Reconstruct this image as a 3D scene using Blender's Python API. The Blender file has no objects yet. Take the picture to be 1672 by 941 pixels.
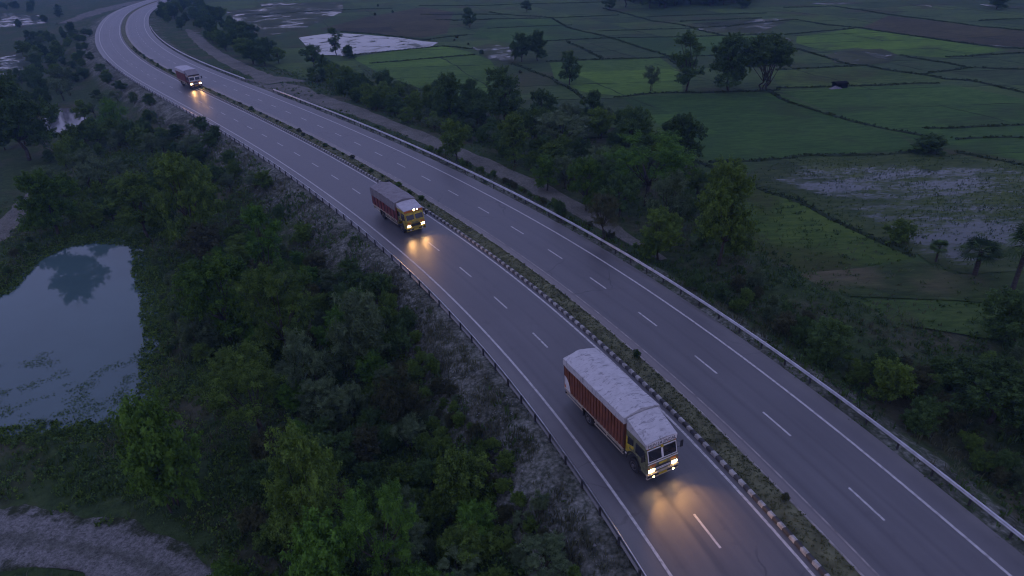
import bpy, bmesh, math, random
import numpy as np
from mathutils import Matrix, Vector
random.seed(7)
RNG = np.random.default_rng(7)
SC = bpy.context.scene
COL = SC.collection

# ------------------------------------------------------------------ camera model (used to lay the plan out on the ground)
PW, PH, FPX, HZ, ROLL, CH = 1672.0, 941.0, 1100.0, -125.0, -0.05, 30.0
TH = math.atan((PH / 2 - HZ) / FPX)

def at(px, py, z=0.0):
    """ground point (at height z) seen at a point of the plan"""
    x = (px - PW / 2) / FPX; y = -(py - PH / 2) / FPX
    c, s = math.cos(ROLL), math.sin(ROLL)
    x, y = c * x - s * y, s * x + c * y
    dy = math.cos(TH) + y * math.sin(TH); dz = -math.sin(TH) + y * math.cos(TH)
    t = (z - CH) / dz
    return (x * t, dy * t)

def proj(x, y, z):
    z = z - CH
    fw = y * math.cos(TH) - z * math.sin(TH); up = y * math.sin(TH) + z * math.cos(TH)
    u, v = x / fw, up / fw
    c, s = math.cos(-ROLL), math.sin(-ROLL)
    u, v = c * u - s * v, s * u + c * v
    return (PW / 2 + FPX * u, PH / 2 - FPX * v)

# ------------------------------------------------------------------ noise
_T = RNG.random((256, 256))
def vnoise(x, y, scale, seed=0):
    x = np.asarray(x, float) / scale + seed * 17.3; y = np.asarray(y, float) / scale + seed * 9.1
    xi = np.floor(x).astype(int); yi = np.floor(y).astype(int); fx = x - xi; fy = y - yi
    fx = fx * fx * (3 - 2 * fx); fy = fy * fy * (3 - 2 * fy)
    g = lambda a, b: _T[a % 256, b % 256]
    return (g(xi, yi) * (1 - fx) + g(xi + 1, yi) * fx) * (1 - fy) + (g(xi, yi + 1) * (1 - fx) + g(xi + 1, yi + 1) * fx) * fy
def fbm(x, y, scale, seed=0):
    return vnoise(x, y, scale, seed) * .55 + vnoise(x, y, scale / 2.1, seed + 3) * .3 + vnoise(x, y, scale / 4.3, seed + 5) * .15
def sstep(a, b, x):
    t = np.clip((np.asarray(x, float) - a) / (b - a), 0, 1); return t * t * (3 - 2 * t)

# ------------------------------------------------------------------ road axis
CP = [(40.0, -56.0), (31.0, -26.0), (23.3, -0.5), (17.9, 17.6), (12.61, 35.35), (-0.14, 63.65), (-28.26, 106.5), (-63.08, 151.9), (-100.38, 200.47),
      (-135.16, 258.61), (-162.0, 315.15), (-184.85, 371.63), (-198, 449.6), (-192, 540), (-170, 640)]
def bspline(cp, n=40):
    cp = np.array(cp, float); P = np.vstack([2 * cp[0] - cp[1], cp, 2 * cp[-1] - cp[-2]]); out = []
    for i in range(len(P) - 3):
        t = np.linspace(0, 1, n, endpoint=False)[:, None]; a, b, c, d = P[i:i + 4]
        out.append(((1 - t) ** 3 * a + (3 * t ** 3 - 6 * t ** 2 + 4) * b + (-3 * t ** 3 + 3 * t ** 2 + 3 * t + 1) * c + t ** 3 * d) / 6)
    return np.concatenate(out)
def resample(P, step):
    d = np.r_[0, np.cumsum(np.hypot(*np.diff(P, axis=0).T))]
    s = np.arange(0, d[-1], step)
    return np.stack([np.interp(s, d, P[:, 0]), np.interp(s, d, P[:, 1])], 1)
AX = resample(bspline(CP), 1.0)
_t = np.gradient(AX, axis=0); _t /= np.hypot(*_t.T)[:, None]
AN = np.stack([_t[:, 1], -_t[:, 0]], 1)           # to the right of the axis
SMAX = len(AX) - 1.0
def rp(s, o):
    s = np.asarray(s, float); i = np.arange(len(AX))
    return np.stack([np.interp(s, i, AX[:, 0]) + np.interp(s, i, AN[:, 0]) * o, np.interp(s, i, AX[:, 1]) + np.interp(s, i, AN[:, 1]) * o], -1)
def road_so(x, y):
    """station and signed offset of points from the road axis"""
    x = np.atleast_1d(np.asarray(x, float)); y = np.atleast_1d(np.asarray(y, float))
    S = np.empty(len(x)); O = np.empty(len(x))
    for a in range(0, len(x), 20000):
        dx = x[a:a + 20000, None] - AX[None, :, 0]; dy = y[a:a + 20000, None] - AX[None, :, 1]
        k = np.argmin(dx * dx + dy * dy, 1); r = np.arange(len(k))
        along = dx[r, k] * -AN[k, 1] + dy[r, k] * AN[k, 0]
        o = dx[r, k] * AN[k, 0] + dy[r, k] * AN[k, 1]
        d = np.hypot(dx[r, k], dy[r, k])
        S[a:a + 20000] = k + along; O[a:a + 20000] = np.where(np.abs(along) > 1.5, np.sign(o) * d, o)
    return S, O
def s_of(px, py):
    s, o = road_so(*at(px, py)); return float(s[0])

# ------------------------------------------------------------------ ponds, terrain height
LZ, RZ = -3.6, -2.2
def inpoly(x, y, P):
    x = np.asarray(x, float); y = np.asarray(y, float); r = np.zeros(x.shape, bool); n = len(P)
    for i in range(n):
        (x0, y0), (x1, y1) = P[i], P[(i + 1) % n]
        c = ((y0 > y) != (y1 > y)) & (x < (x1 - x0) * (y - y0) / (y1 - y0 + 1e-12) + x0); r ^= c
    return r
def sdpoly(x, y, P):
    """distance to the outline, negative inside"""
    x = np.asarray(x, float); y = np.asarray(y, float); d = np.full(x.shape, 1e9); n = len(P)
    for i in range(n):
        a = np.array(P[i]); e = np.array(P[(i + 1) % n]) - a
        t = np.clip(((x - a[0]) * e[0] + (y - a[1]) * e[1]) / (e @ e + 1e-12), 0, 1)
        d = np.minimum(d, np.hypot(x - a[0] - t * e[0], y - a[1] - t * e[1]))
    return np.where(inpoly(x, y, P), -d, d)
def gp(pts, z): return [at(px, py, z) for px, py in pts]
WL = -3.75
POND_LEFT = gp([(-220, 720), (-160, 520), (5, 478), (50, 428), (100, 402), (160, 392), (226, 396), (234, 420), (232, 446), (250, 488), (246, 512), (256, 545), (252, 575), (247, 600), (250, 630), (240, 655), (236, 690), (150, 703), (60, 704), (0, 712)], WL)
POND_FARL = gp([(80, 216), (76, 190), (92, 176), (126, 180), (138, 194), (118, 212), (98, 222)], WL)
POND_FARL2 = gp([(-40, 128), (-30, 95), (18, 90), (48, 98), (52, 118), (30, 132)], WL)
POND_FARL3 = gp([(-60, 44), (-40, 22), (40, 23), (76, 28), (70, 38), (20, 46)], WL)
POND_FIELD = gp([(487, 62), (545, 54), (590, 57), (650, 62), (690, 68), (716, 70), (704, 77), (660, 81), (610, 88), (560, 92), (522, 90), (500, 76)], RZ)
LEFT_PONDS = [POND_LEFT, POND_FARL, POND_FARL2, POND_FARL3]
def terrain(x, y):
    x = np.atleast_1d(np.asarray(x, float)); y = np.atleast_1d(np.asarray(y, float))
    S, O = road_so(x, y); a = np.abs(O)
    n = fbm(x, y, 9, 1) - .5
    zl = -.12 - (-.12 - LZ) * sstep(9.9, 19 + 0 * a, a) + n * .9 * sstep(11, 16, a) * .5
    for P in LEFT_PONDS:
        near = (x > min(p[0] for p in P) - 9) & (x < max(p[0] for p in P) + 9) & (y > min(p[1] for p in P) - 9) & (y < max(p[1] for p in P) + 9)
        if near.any():
            d = sdpoly(x[near], y[near], P) + (vnoise(x[near], y[near], 2.2, 8) - .5) * 2.0 - .6
            zl[near] = zl[near] * sstep(-.2, 3.5, d) + (1 - sstep(-.2, 3.5, d)) * (WL + .12 + np.clip(d, -1.5, 1.5) * .4)
    zr = -.12 - 1.2 * sstep(10.2, 14.2, a) - (RZ * -1 - 1.27) * sstep(19.5, 27, a) + n * .35 * sstep(11, 13, a) * (1 - sstep(22, 30, a)) - .06 * sstep(19, 27, a)
    return np.where(O < 0, zl, zr)
def tz(x, y): return float(terrain(x, y)[0])
def hit(px, py):
    z = -2.5
    for _ in range(14):
        x, y = at(px, py, z); z = .4 * z + .6 * tz(x, y)
    x, y = at(px, py, z); return (x, y, tz(x, y))

# ------------------------------------------------------------------ materials
def mat(name):
    m = bpy.data.materials.new(name); m.use_nodes = True
    nt = m.node_tree; p = nt.nodes['Principled BSDF']; return m, nt, p
def N(nt, t, **kw):
    n = nt.nodes.new(t)
    for k, v in kw.items():
        if k in n.inputs.keys(): n.inputs[k].default_value = v
        else: setattr(n, k, v)
    return n
def L(nt, a, b): nt.links.new(a, b)
def ramp(nt, fac, stops):
    r = nt.nodes.new('ShaderNodeValToRGB'); e = r.color_ramp.elements
    while len(e) > 1: e.remove(e[-1])
    e[0].position, e[0].color = stops[0][0], (*stops[0][1], 1)
    for p, c in stops[1:]:
        k = e.new(p); k.color = (*c, 1)
    L(nt, fac, r.inputs[0]); return r.outputs[0]
def noise(nt, scale, detail=4, rough=.55, vec=None, dist=0.0):
    n = N(nt, 'ShaderNodeTexNoise', Scale=scale, Detail=detail, Roughness=rough, Distortion=dist)
    if vec is not None: L(nt, vec, n.inputs['Vector'])
    return n.outputs['Fac']
def pos(nt): return nt.nodes.new('ShaderNodeNewGeometry').outputs['Position']
def math_(nt, op, a, b=None, clamp=False):
    n = N(nt, 'ShaderNodeMath', operation=op, use_clamp=clamp)
    for i, v in enumerate((a, b)):
        if v is None: continue
        if isinstance(v, (int, float)): n.inputs[i].default_value = v
        else: L(nt, v, n.inputs[i])
    return n.outputs[0]
def mixc(nt, f, a, b, mode='MIX'):
    n = N(nt, 'ShaderNodeMix', data_type='RGBA', blend_type=mode)
    if isinstance(f, (int, float)): n.inputs[0].default_value = f
    else: L(nt, f, n.inputs[0])
    for i, v in ((6, a), (7, b)):
        if isinstance(v, tuple): n.inputs[i].default_value = (*v, 1)
        else: L(nt, v, n.inputs[i])
    return n.outputs[2]
def bump(nt, p, h, strength=.4, dist=.1):
    b = N(nt, 'ShaderNodeBump', Strength=strength, Distance=dist); L(nt, h, b.inputs['Height']); L(nt, b.outputs[0], p.inputs['Normal'])
def ss(nt, v, a, b):
    n = N(nt, 'ShaderNodeMapRange', interpolation_type='SMOOTHSTEP'); L(nt, v, n.inputs[0])
    n.inputs[1].default_value = a; n.inputs[2].default_value = b; return n.outputs[0]

def plain(name, col, rough=.6, metal=0.0, var=.25, scale=3.0, spec=.5, bmp=0):
    m, nt, p = mat(name)
    v = nt.nodes.new('ShaderNodeTexCoord').outputs['Object']
    f = noise(nt, scale, 5, .6, v)
    c = ramp(nt, f, [(.3, tuple(x * (1 - var) for x in col)), (.7, tuple(min(1, x * (1 + var)) for x in col))])
    L(nt, c, p.inputs['Base Color']); p.inputs['Roughness'].default_value = rough; p.inputs['Metallic'].default_value = metal
    p.inputs['Specular IOR Level'].default_value = spec
    if bmp: bump(nt, p, f, bmp, .03)
    return m
def emit(name, col, st):
    m, nt, p = mat(name)
    p.inputs['Base Color'].default_value = (.8, .8, .8, 1); p.inputs['Emission Color'].default_value = (*col, 1); p.inputs['Emission Strength'].default_value = st
    return m

M = {}
def ground_mat():
    m, nt, p = mat('wild ground')
    P = pos(nt)
    n1 = noise(nt, .12, 5, .6, P); n2 = noise(nt, 1.3, 6, .7, P); n3 = noise(nt, 6, 3, .6, P)
    grass = ramp(nt, n2, [(.3, (.016, .032, .009)), (.5, (.036, .062, .018)), (.7, (.06, .092, .03))])
    dry = ramp(nt, n2, [(.3, (.034, .038, .02)), (.7, (.095, .095, .055))])
    base = mixc(nt, ss(nt, n1, .46, .66), grass, dry)
    ga = nt.nodes.new('ShaderNodeAttribute'); ga.attribute_name = 'gravel'
    gm = ss(nt, math_(nt, 'ADD', ga.outputs['Fac'], math_(nt, 'MULTIPLY', math_(nt, 'SUBTRACT', noise(nt, .45, 6, .8, P), .5), 2.4)), .4, .95)
    vo = N(nt, 'ShaderNodeTexVoronoi', Scale=3.2); L(nt, P, vo.inputs['Vector'])
    stone = ramp(nt, math_(nt, 'ADD', math_(nt, 'MULTIPLY', vo.outputs['Distance'], .22), math_(nt, 'ADD', math_(nt, 'MULTIPLY', n3, .4), math_(nt, 'MULTIPLY', n2, .55))), [(.36, (.235, .24, .22)), (.52, (.13, .135, .115)), (.68, (.045, .052, .036))])
    stone = mixc(nt, 1.0, stone, ramp(nt, noise(nt, .3, 4, .6, P), [(.35, (.55, .56, .48)), (.62, (1.5, 1.5, 1.48))]), 'MULTIPLY')
    base = mixc(nt, gm, base, stone)
    L(nt, base, p.inputs['Base Color']); p.inputs['Roughness'].default_value = .95; p.inputs['Specular IOR Level'].default_value = .15
    bump(nt, p, math_(nt, 'ADD', n2, math_(nt, 'MULTIPLY', n3, .6)), .9, .25)
    return m
M['ground'] = ground_mat()

def field_mat(name, dark, light, patch=None, wet=0.0, wetscale=.09, attr=None):
    m, nt, p = mat(name)
    P = pos(nt)
    mp = N(nt, 'ShaderNodeMapping'); L(nt, P, mp.inputs[0]); mp.inputs['Scale'].default_value = (.35, 1.3, 1); mp.inputs['Rotation'].default_value = (0, 0, .2)
    n1 = noise(nt, .07, 5, .6, P); n2 = noise(nt, 1.1, 6, .72, mp.outputs[0]); n3 = noise(nt, 7, 3, .6, P)
    f = math_(nt, 'ADD', math_(nt, 'MULTIPLY', n2, .6), math_(nt, 'ADD', math_(nt, 'MULTIPLY', n1, .3), math_(nt, 'MULTIPLY', n3, .12)))
    c = ramp(nt, f, [(.40, dark), (.62, light)])
    sp = N(nt, 'ShaderNodeSeparateXYZ'); L(nt, P, sp.inputs[0])
    ca = math_(nt, 'FLOOR', math_(nt, 'DIVIDE', math_(nt, 'ADD', sp.outputs[1], math_(nt, 'MULTIPLY', sp.outputs[0], .075)), 14.0)); cb = math_(nt, 'FLOOR', math_(nt, 'DIVIDE', math_(nt, 'ADD', sp.outputs[0], math_(nt, 'MULTIPLY', sp.outputs[1], .33)), 24.0))
    cv = N(nt, 'ShaderNodeCombineXYZ'); L(nt, ca, cv.inputs[0]); L(nt, cb, cv.inputs[1]); wn = N(nt, 'ShaderNodeTexWhiteNoise', noise_dimensions='2D'); L(nt, cv.outputs[0], wn.inputs['Vector'])
    c = mixc(nt, 1.0, c, ramp(nt, wn.outputs['Value'], [(0, (.72, .74, .8)), (.5, (1, 1, 1)), (1, (1.28, 1.24, 1.0))]), 'MULTIPLY')
    if patch: c = mixc(nt, ss(nt, noise(nt, .05, 4, .6, P, .5), .5, .68), c, ramp(nt, n2, [(.3, tuple(x * .6 for x in patch)), (.7, patch)]))
    L(nt, c, p.inputs['Base Color']); p.inputs['Roughness'].default_value = .92; p.inputs['Specular IOR Level'].default_value = .15
    bump(nt, p, f, .8, .18)
    if wet:
        big = noise(nt, wetscale, 5, .62, P, .3); small = noise(nt, 1.9, 5, .8, P)
        small = noise(nt, 2.6, 6, .85, mp.outputs[0]); w = math_(nt, 'ADD', math_(nt, 'MULTIPLY', big, 1.0), math_(nt, 'MULTIPLY', math_(nt, 'SUBTRACT', small, .5), 1.0))
        if attr:
            at_ = nt.nodes.new('ShaderNodeAttribute'); at_.attribute_name = attr
            w = math_(nt, 'ADD', math_(nt, 'MULTIPLY', math_(nt, 'SUBTRACT', small, .5), 2.3), math_(nt, 'ADD', math_(nt, 'ADD', math_(nt, 'MULTIPLY', math_(nt, 'SUBTRACT', big, .5), 1.0), math_(nt, 'MULTIPLY', math_(nt, 'SUBTRACT', noise(nt, .33, 4, .65, mp.outputs[0]), .5), 1.7)), math_(nt, 'SUBTRACT', math_(nt, 'MULTIPLY', at_.outputs['Fac'], .6), .36)))
            k = math_(nt, 'MULTIPLY', ss(nt, w, -.1, .3), .85)
        else: k = ss(nt, w, 1.03 - wet, 1.12 - wet)
        g = N(nt, 'ShaderNodeBsdfPrincipled', Roughness=.08, IOR=1.33); g.inputs['Base Color'].default_value = (.028, .04, .036, 1)
        mx = nt.nodes.new('ShaderNodeMixShader'); L(nt, k, mx.inputs[0]); L(nt, p.outputs[0], mx.inputs[1]); L(nt, g.outputs[0], mx.inputs[2])
        L(nt, mx.outputs[0], nt.nodes['Material Output'].inputs[0])
    return m
def water_mat(name, col, rough=.03, ripple=.02, scum=0.0):
    m, nt, p = mat(name)
    P = pos(nt)
    p.inputs['IOR'].default_value = 1.33; p.inputs['Roughness'].default_value = rough
    c = ramp(nt, noise(nt, .08, 4, .6, P), [(.3, col), (.7, tuple(x * 1.25 for x in col))])
    L(nt, c, p.inputs['Base Color'])
    bump(nt, p, noise(nt, 2.5, 3, .5, P), ripple, .05)
    return m
M['pond'] = water_mat('pond water', (.058, .10, .098), .02, .03)
M['paddy_water'] = water_mat('field water', (.06, .06, .065), .12, .05)

def road_mat(name, tint=1.0):
    m, nt, p = mat(name)
    uv = N(nt, 'ShaderNodeUVMap', uv_map='UVMap').outputs[0]; P = pos(nt)
    mp = N(nt, 'ShaderNodeMapping'); L(nt, uv, mp.inputs[0]); mp.inputs['Scale'].default_value = (1.0, .035, 1)
    streak = noise(nt, 1.1, 5, .6, mp.outputs[0]); blotch = noise(nt, .16, 5, .6, P); grain = noise(nt, 14, 2, .6, P)
    sx0 = N(nt, 'ShaderNodeSeparateXYZ'); L(nt, uv, sx0.inputs[0])
    lane = math_(nt, 'PINGPONG', math_(nt, 'ABSOLUTE', math_(nt, 'SUBTRACT', math_(nt, 'ABSOLUTE', sx0.outputs[0]), 4.75)), .9)        # wheel tracks 0.9 m either side of each lane middle
    trackm = ss(nt, lane, .62, .9)
    mp3 = N(nt, 'ShaderNodeMapping'); L(nt, uv, mp3.inputs[0]); mp3.inputs['Scale'].default_value = (.28, .045, 1)
    patch = ss(nt, noise(nt, 1.0, 2, .4, mp3.outputs[0]), .6, .64)
    f = math_(nt, 'ADD', math_(nt, 'MULTIPLY', streak, .5), math_(nt, 'ADD', math_(nt, 'MULTIPLY', blotch, .38), math_(nt, 'MULTIPLY', grain, .12)))
    f = math_(nt, 'SUBTRACT', f, math_(nt, 'ADD', math_(nt, 'MULTIPLY', trackm, math_(nt, 'MULTIPLY', blotch, .22)), math_(nt, 'MULTIPLY', patch, .07)))
    c = ramp(nt, f, [(.33, (.048 * tint, .046 * tint, .048 * tint)), (.66, (.094 * tint, .091 * tint, .092 * tint))])
    sx = N(nt, 'ShaderNodeSeparateXYZ'); L(nt, uv, sx.inputs[0])
    e = math_(nt, 'ADD', math_(nt, 'ABSOLUTE', math_(nt, 'ADD', sx.outputs[0], 0)), math_(nt, 'MULTIPLY', math_(nt, 'SUBTRACT', blotch, .5), 2.2))
    dust = ss(nt, e, 7.9, 10.2)
    vc = N(nt, 'ShaderNodeTexVoronoi', feature='DISTANCE_TO_EDGE', Scale=.16); wv = nt.nodes.new('ShaderNodeVectorMath'); wv.operation = 'ADD'; nz = N(nt, 'ShaderNodeTexNoise', Scale=.8, Detail=4); L(nt, P, nz.inputs['Vector']); L(nt, P, wv.inputs[0]); L(nt, nz.outputs['Color'], wv.inputs[1]); L(nt, wv.outputs[0], vc.inputs['Vector'])
    crack = math_(nt, 'MULTIPLY', ss(nt, vc.outputs['Distance'], .012, .004), ss(nt, noise(nt, .05, 3, .5, P), .5, .58))
    c = mixc(nt, math_(nt, 'MULTIPLY', crack, .7), c, (.02, .02, .022))
    oil = math_(nt, 'MULTIPLY', ss(nt, math_(nt, 'ABSOLUTE', math_(nt, 'SUBTRACT', math_(nt, 'PINGPONG', math_(nt, 'ADD', math_(nt, 'ABSOLUTE', sx0.outputs[0]), 1.25), 1.75), 0)), 1.2, 1.75), ss(nt, noise(nt, 1.1, 5, .7, P), .5, .72))
    c = mixc(nt, math_(nt, 'MULTIPLY', oil, .55), c, (.035, .034, .036))
    c = mixc(nt, math_(nt, 'MULTIPLY', dust, .7), c, (.17, .165, .15))
    # dusty strip beside the far kerb
    e2 = ss(nt, math_(nt, 'ADD', sx.outputs[0], math_(nt, 'MULTIPLY', math_(nt, 'SUBTRACT', blotch, .5), .5)), 1.55, 1.15)
    pos_side = math_(nt, 'GREATER_THAN', sx.outputs[0], 0)
    c = mixc(nt, math_(nt, 'MULTIPLY', math_(nt, 'MULTIPLY', e2, pos_side), .8), c, (.16, .14, .125))
    L(nt, c, p.inputs['Base Color'])
    L(nt, ss(nt, f, .2, 1.6), p.inputs['Roughness']); 
    r = N(nt, 'ShaderNodeMapRange'); L(nt, f, r.inputs[0]); r.inputs[1].default_value = .3; r.inputs[2].default_value = .7; p.inputs['Specular IOR Level'].default_value = .75; r.inputs[3].default_value = .42; r.inputs[4].default_value = .58
    L(nt, r.outputs[0], p.inputs['Roughness'])
    bump(nt, p, grain, .25, .012)
    return m
M['asphalt'] = road_mat('asphalt')
def paint_mat():
    m, nt, p = mat('road paint')
    P = pos(nt); n = noise(nt, 3.5, 6, .75, P)
    L(nt, ramp(nt, n, [(.34, (.17, .165, .16)), (.5, (.42, .41, .39)), (.8, (.58, .57, .55))]), p.inputs['Base Color']); p.inputs['Roughness'].default_value = .6
    return m
M['paint'] = paint_mat()
def kerb_mat():
    m, nt, p = mat('banded kerb paint')
    uv = N(nt, 'ShaderNodeUVMap', uv_map='UVMap').outputs[0]; sx = N(nt, 'ShaderNodeSeparateXYZ'); L(nt, uv, sx.inputs[0])
    P = pos(nt); n = noise(nt, 2.5, 5, .7, P)
    fr = math_(nt, 'FRACT', math_(nt, 'ADD', math_(nt, 'DIVIDE', sx.outputs[1], .9), math_(nt, 'MULTIPLY', noise(nt, .9, 2, .5, P), .35))); b = math_(nt, 'GREATER_THAN', fr, .52)
    L(nt, mixc(nt, b, ramp(nt, n, [(.3, (.02, .02, .022)), (.7, (.055, .052, .05))]), ramp(nt, n, [(.35, (.17, .165, .15)), (.62, (.38, .37, .345))])), p.inputs['Base Color'])
    p.inputs['Roughness'].default_value = .75
    return m
M['kerb'] = kerb_mat()
M['oldkerb'] = plain('faded kerb', (.24, .22, .20), .85, var=.5, scale=1.2)
M['soil'] = plain('median soil', (.105, .11, .06), .95, var=.5, scale=.8, spec=.1)
M['dirt'] = None
def dirt_mat():
    m, nt, p = mat('dirt road')
    P = pos(nt); n1 = noise(nt, .35, 6, .7, P); n2 = noise(nt, 3.2, 5, .7, P)
    vo = N(nt, 'ShaderNodeTexVoronoi', Scale=5.5); L(nt, P, vo.inputs['Vector'])
    f = math_(nt, 'ADD', math_(nt, 'MULTIPLY', n1, .5), math_(nt, 'ADD', math_(nt, 'MULTIPLY', n2, .35), math_(nt, 'MULTIPLY', vo.outputs['Distance'], .2)))
    L(nt, ramp(nt, f, [(.34, (.045, .047, .034)), (.5, (.115, .115, .095)), (.7, (.19, .185, .16))]), p.inputs['Base Color'])
    p.inputs['Roughness'].default_value = .95; p.inputs['Specular IOR Level'].default_value = .1
    bump(nt, p, f, .9, .15); return m
M['dirt'] = dirt_mat()
def track_mat():
    m, nt, p = mat('gravel track')
    P = pos(nt); n1 = noise(nt, .8, 6, .75, P); n2 = noise(nt, 5, 5, .75, P)
    uv = N(nt, 'ShaderNodeAttribute'); uv.attribute_name = 'across'
    strip = math_(nt, 'SUBTRACT', 1, math_(nt, 'MULTIPLY', math_(nt, 'ABSOLUTE', uv.outputs['Fac']), 1.0))     # 1 in the middle, 0 at the edge
    mid = ss(nt, math_(nt, 'ADD', strip, math_(nt, 'MULTIPLY', math_(nt, 'SUBTRACT', n1, .5), 1.6)), .62, 1.0)
    edge = ss(nt, math_(nt, 'ADD', strip, math_(nt, 'MULTIPLY', math_(nt, 'SUBTRACT', n1, .5), 1.7)), .4, .0)
    g = math_(nt, 'ADD', math_(nt, 'MULTIPLY', mid, .45), edge, True)
    st = ramp(nt, n2, [(.32, (.075, .078, .07)), (.5, (.185, .188, .175)), (.68, (.30, .30, .285))])
    gr = ramp(nt, n2, [(.3, (.02, .03, .012)), (.7, (.06, .07, .034))])
    L(nt, mixc(nt, g, st, gr), p.inputs['Base Color']); p.inputs['Roughness'].default_value = .95; p.inputs['Specular IOR Level'].default_value = .1
    bump(nt, p, n2, 1.0, .2); return m
M['track'] = track_mat()
def leaf_mat(name, dark, light, trans=.36):
    m, nt, p = mat(name)
    a = nt.nodes.new('ShaderNodeAttribute'); a.attribute_name = 'tone'
    o = nt.nodes.new('ShaderNodeObjectInfo')
    f = math_(nt, 'ADD', math_(nt, 'MULTIPLY', a.outputs['Fac'], .75), math_(nt, 'MULTIPLY', o.outputs['Random'], .25))
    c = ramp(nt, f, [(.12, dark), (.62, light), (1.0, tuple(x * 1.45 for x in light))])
    L(nt, c, p.inputs['Base Color']); p.inputs['Roughness'].default_value = .65; p.inputs['Specular IOR Level'].default_value = .1
    t = nt.nodes.new('ShaderNodeBsdfTranslucent'); L(nt, c, t.inputs[0])
    mx = N(nt, 'ShaderNodeMixShader'); mx.inputs[0].default_value = trans
    L(nt, p.outputs[0], mx.inputs[1]); L(nt, t.outputs[0], mx.inputs[2]); L(nt, mx.outputs[0], nt.nodes['Material Output'].inputs[0])
    return m
TONES = {
    'dark': ('dark green', leaf_mat('dark leaves', (.012, .032, .009), (.076, .138, .036))),
    'mid': ('mid green', leaf_mat('green leaves', (.018, .046, .007), (.122, .20, .034))),
    'bright': ('bright green', leaf_mat('bright leaves', (.026, .080, .008), (.105, .22, .03))),
    'yellow': ('yellowish green', leaf_mat('yellow green leaves', (.018, .05, .006), (.092, .178, .024))),
    'grey': ('greyish green', leaf_mat('grey green leaves', (.018, .04, .016), (.135, .195, .085))),
    'olive': ('olive brown', leaf_mat('olive leaves', (.022, .032, .011), (.085, .095, .04))),
}
M['bark'] = plain('bark', (.04, .034, .026), .9, var=.4, scale=6, bmp=.5)
M['weed'] = leaf_mat('weeds', (.02, .045, .012), (.07, .12, .032))
M['drygrass'] = leaf_mat('dry grass', (.045, .052, .026), (.125, .138, .078))
M['turf'] = leaf_mat('median turf', (.05, .068, .026), (.14, .16, .075))
M['bundgrass'] = leaf_mat('bund grass', (.016, .03, .01), (.046, .072, .025))
M['bund'] = plain('bund earth', (.022, .036, .014), .95, var=.5, scale=.7, spec=.1)
M['galv'] = plain('galvanised steel', (.46, .46, .48), .3, .9, .25, 1.5)
M['post'] = plain('steel post', (.05, .05, .052), .6, .4, .4, 4)
M['rock'] = plain('stones', (.20, .205, .195), .9, var=.4, scale=1.0, spec=.2)

# ------------------------------------------------------------------ object helpers
def tag(o, label=None, cat=None, group=None, kind=None):
    if label: o['label'] = label
    if cat: o['category'] = cat
    if group: o['group'] = group
    if kind: o['kind'] = kind
    return o
def link(name, me, parent=None, mats=()):
    o = bpy.data.objects.new(name, me); COL.objects.link(o)
    for m in mats: me.materials.append(m)
    if parent: o.parent = parent
    return o
def empty(name, loc, rz=0.0):
    o = bpy.data.objects.new(name, None); COL.objects.link(o); o.location = loc; o.rotation_euler = (0, 0, rz); o.empty_display_size = .5; return o
def mesh_np(name, V, F, n=4, tone=None, smooth=False):
    """fast mesh from numpy: V (k,3), F (m,n)"""
    me = bpy.data.meshes.new(name); V = np.asarray(V, np.float32); F = np.asarray(F, np.int32)
    me.vertices.add(len(V)); me.vertices.foreach_set('co', V.ravel())
    me.loops.add(F.size); me.loops.foreach_set('vertex_index', F.ravel())
    me.polygons.add(len(F)); me.polygons.foreach_set('loop_start', np.arange(0, F.size, n, dtype=np.int32)); me.polygons.foreach_set('loop_total', np.full(len(F), n, np.int32))
    if smooth: me.polygons.foreach_set('use_smooth', np.ones(len(F), bool))
    me.update(calc_edges=True)
    if tone is not None:
        a = me.attributes.new('tone', 'FLOAT', 'FACE'); a.data.foreach_set('value', np.asarray(tone, np.float32))
    return me
def sheet(name, S, offs, zs, m, smooth=True, parent=None):
    """a sheet swept along the road: stations S, offsets and heights across"""
    V = []; UV = []
    for o, z in zip(offs, zs):
        q = rp(S, o); V.append(np.column_stack([q, np.full(len(S), z)])); UV.append(np.column_stack([np.full(len(S), o), S]))
    n = len(S); V = np.concatenate(V); UV = np.concatenate(UV); F = []
    for j in range(len(offs) - 1):
        i = np.arange(n - 1); F.append(np.stack([j * n + i, (j + 1) * n + i, (j + 1) * n + i + 1, j * n + i + 1], 1))
    F = np.concatenate(F); me = mesh_np(name, V, F, smooth=smooth)
    u = me.uv_layers.new(name='UVMap'); u.data.foreach_set('uv', UV[F.ravel()].astype(np.float32).ravel())
    return link(name, me, parent, [m])

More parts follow.
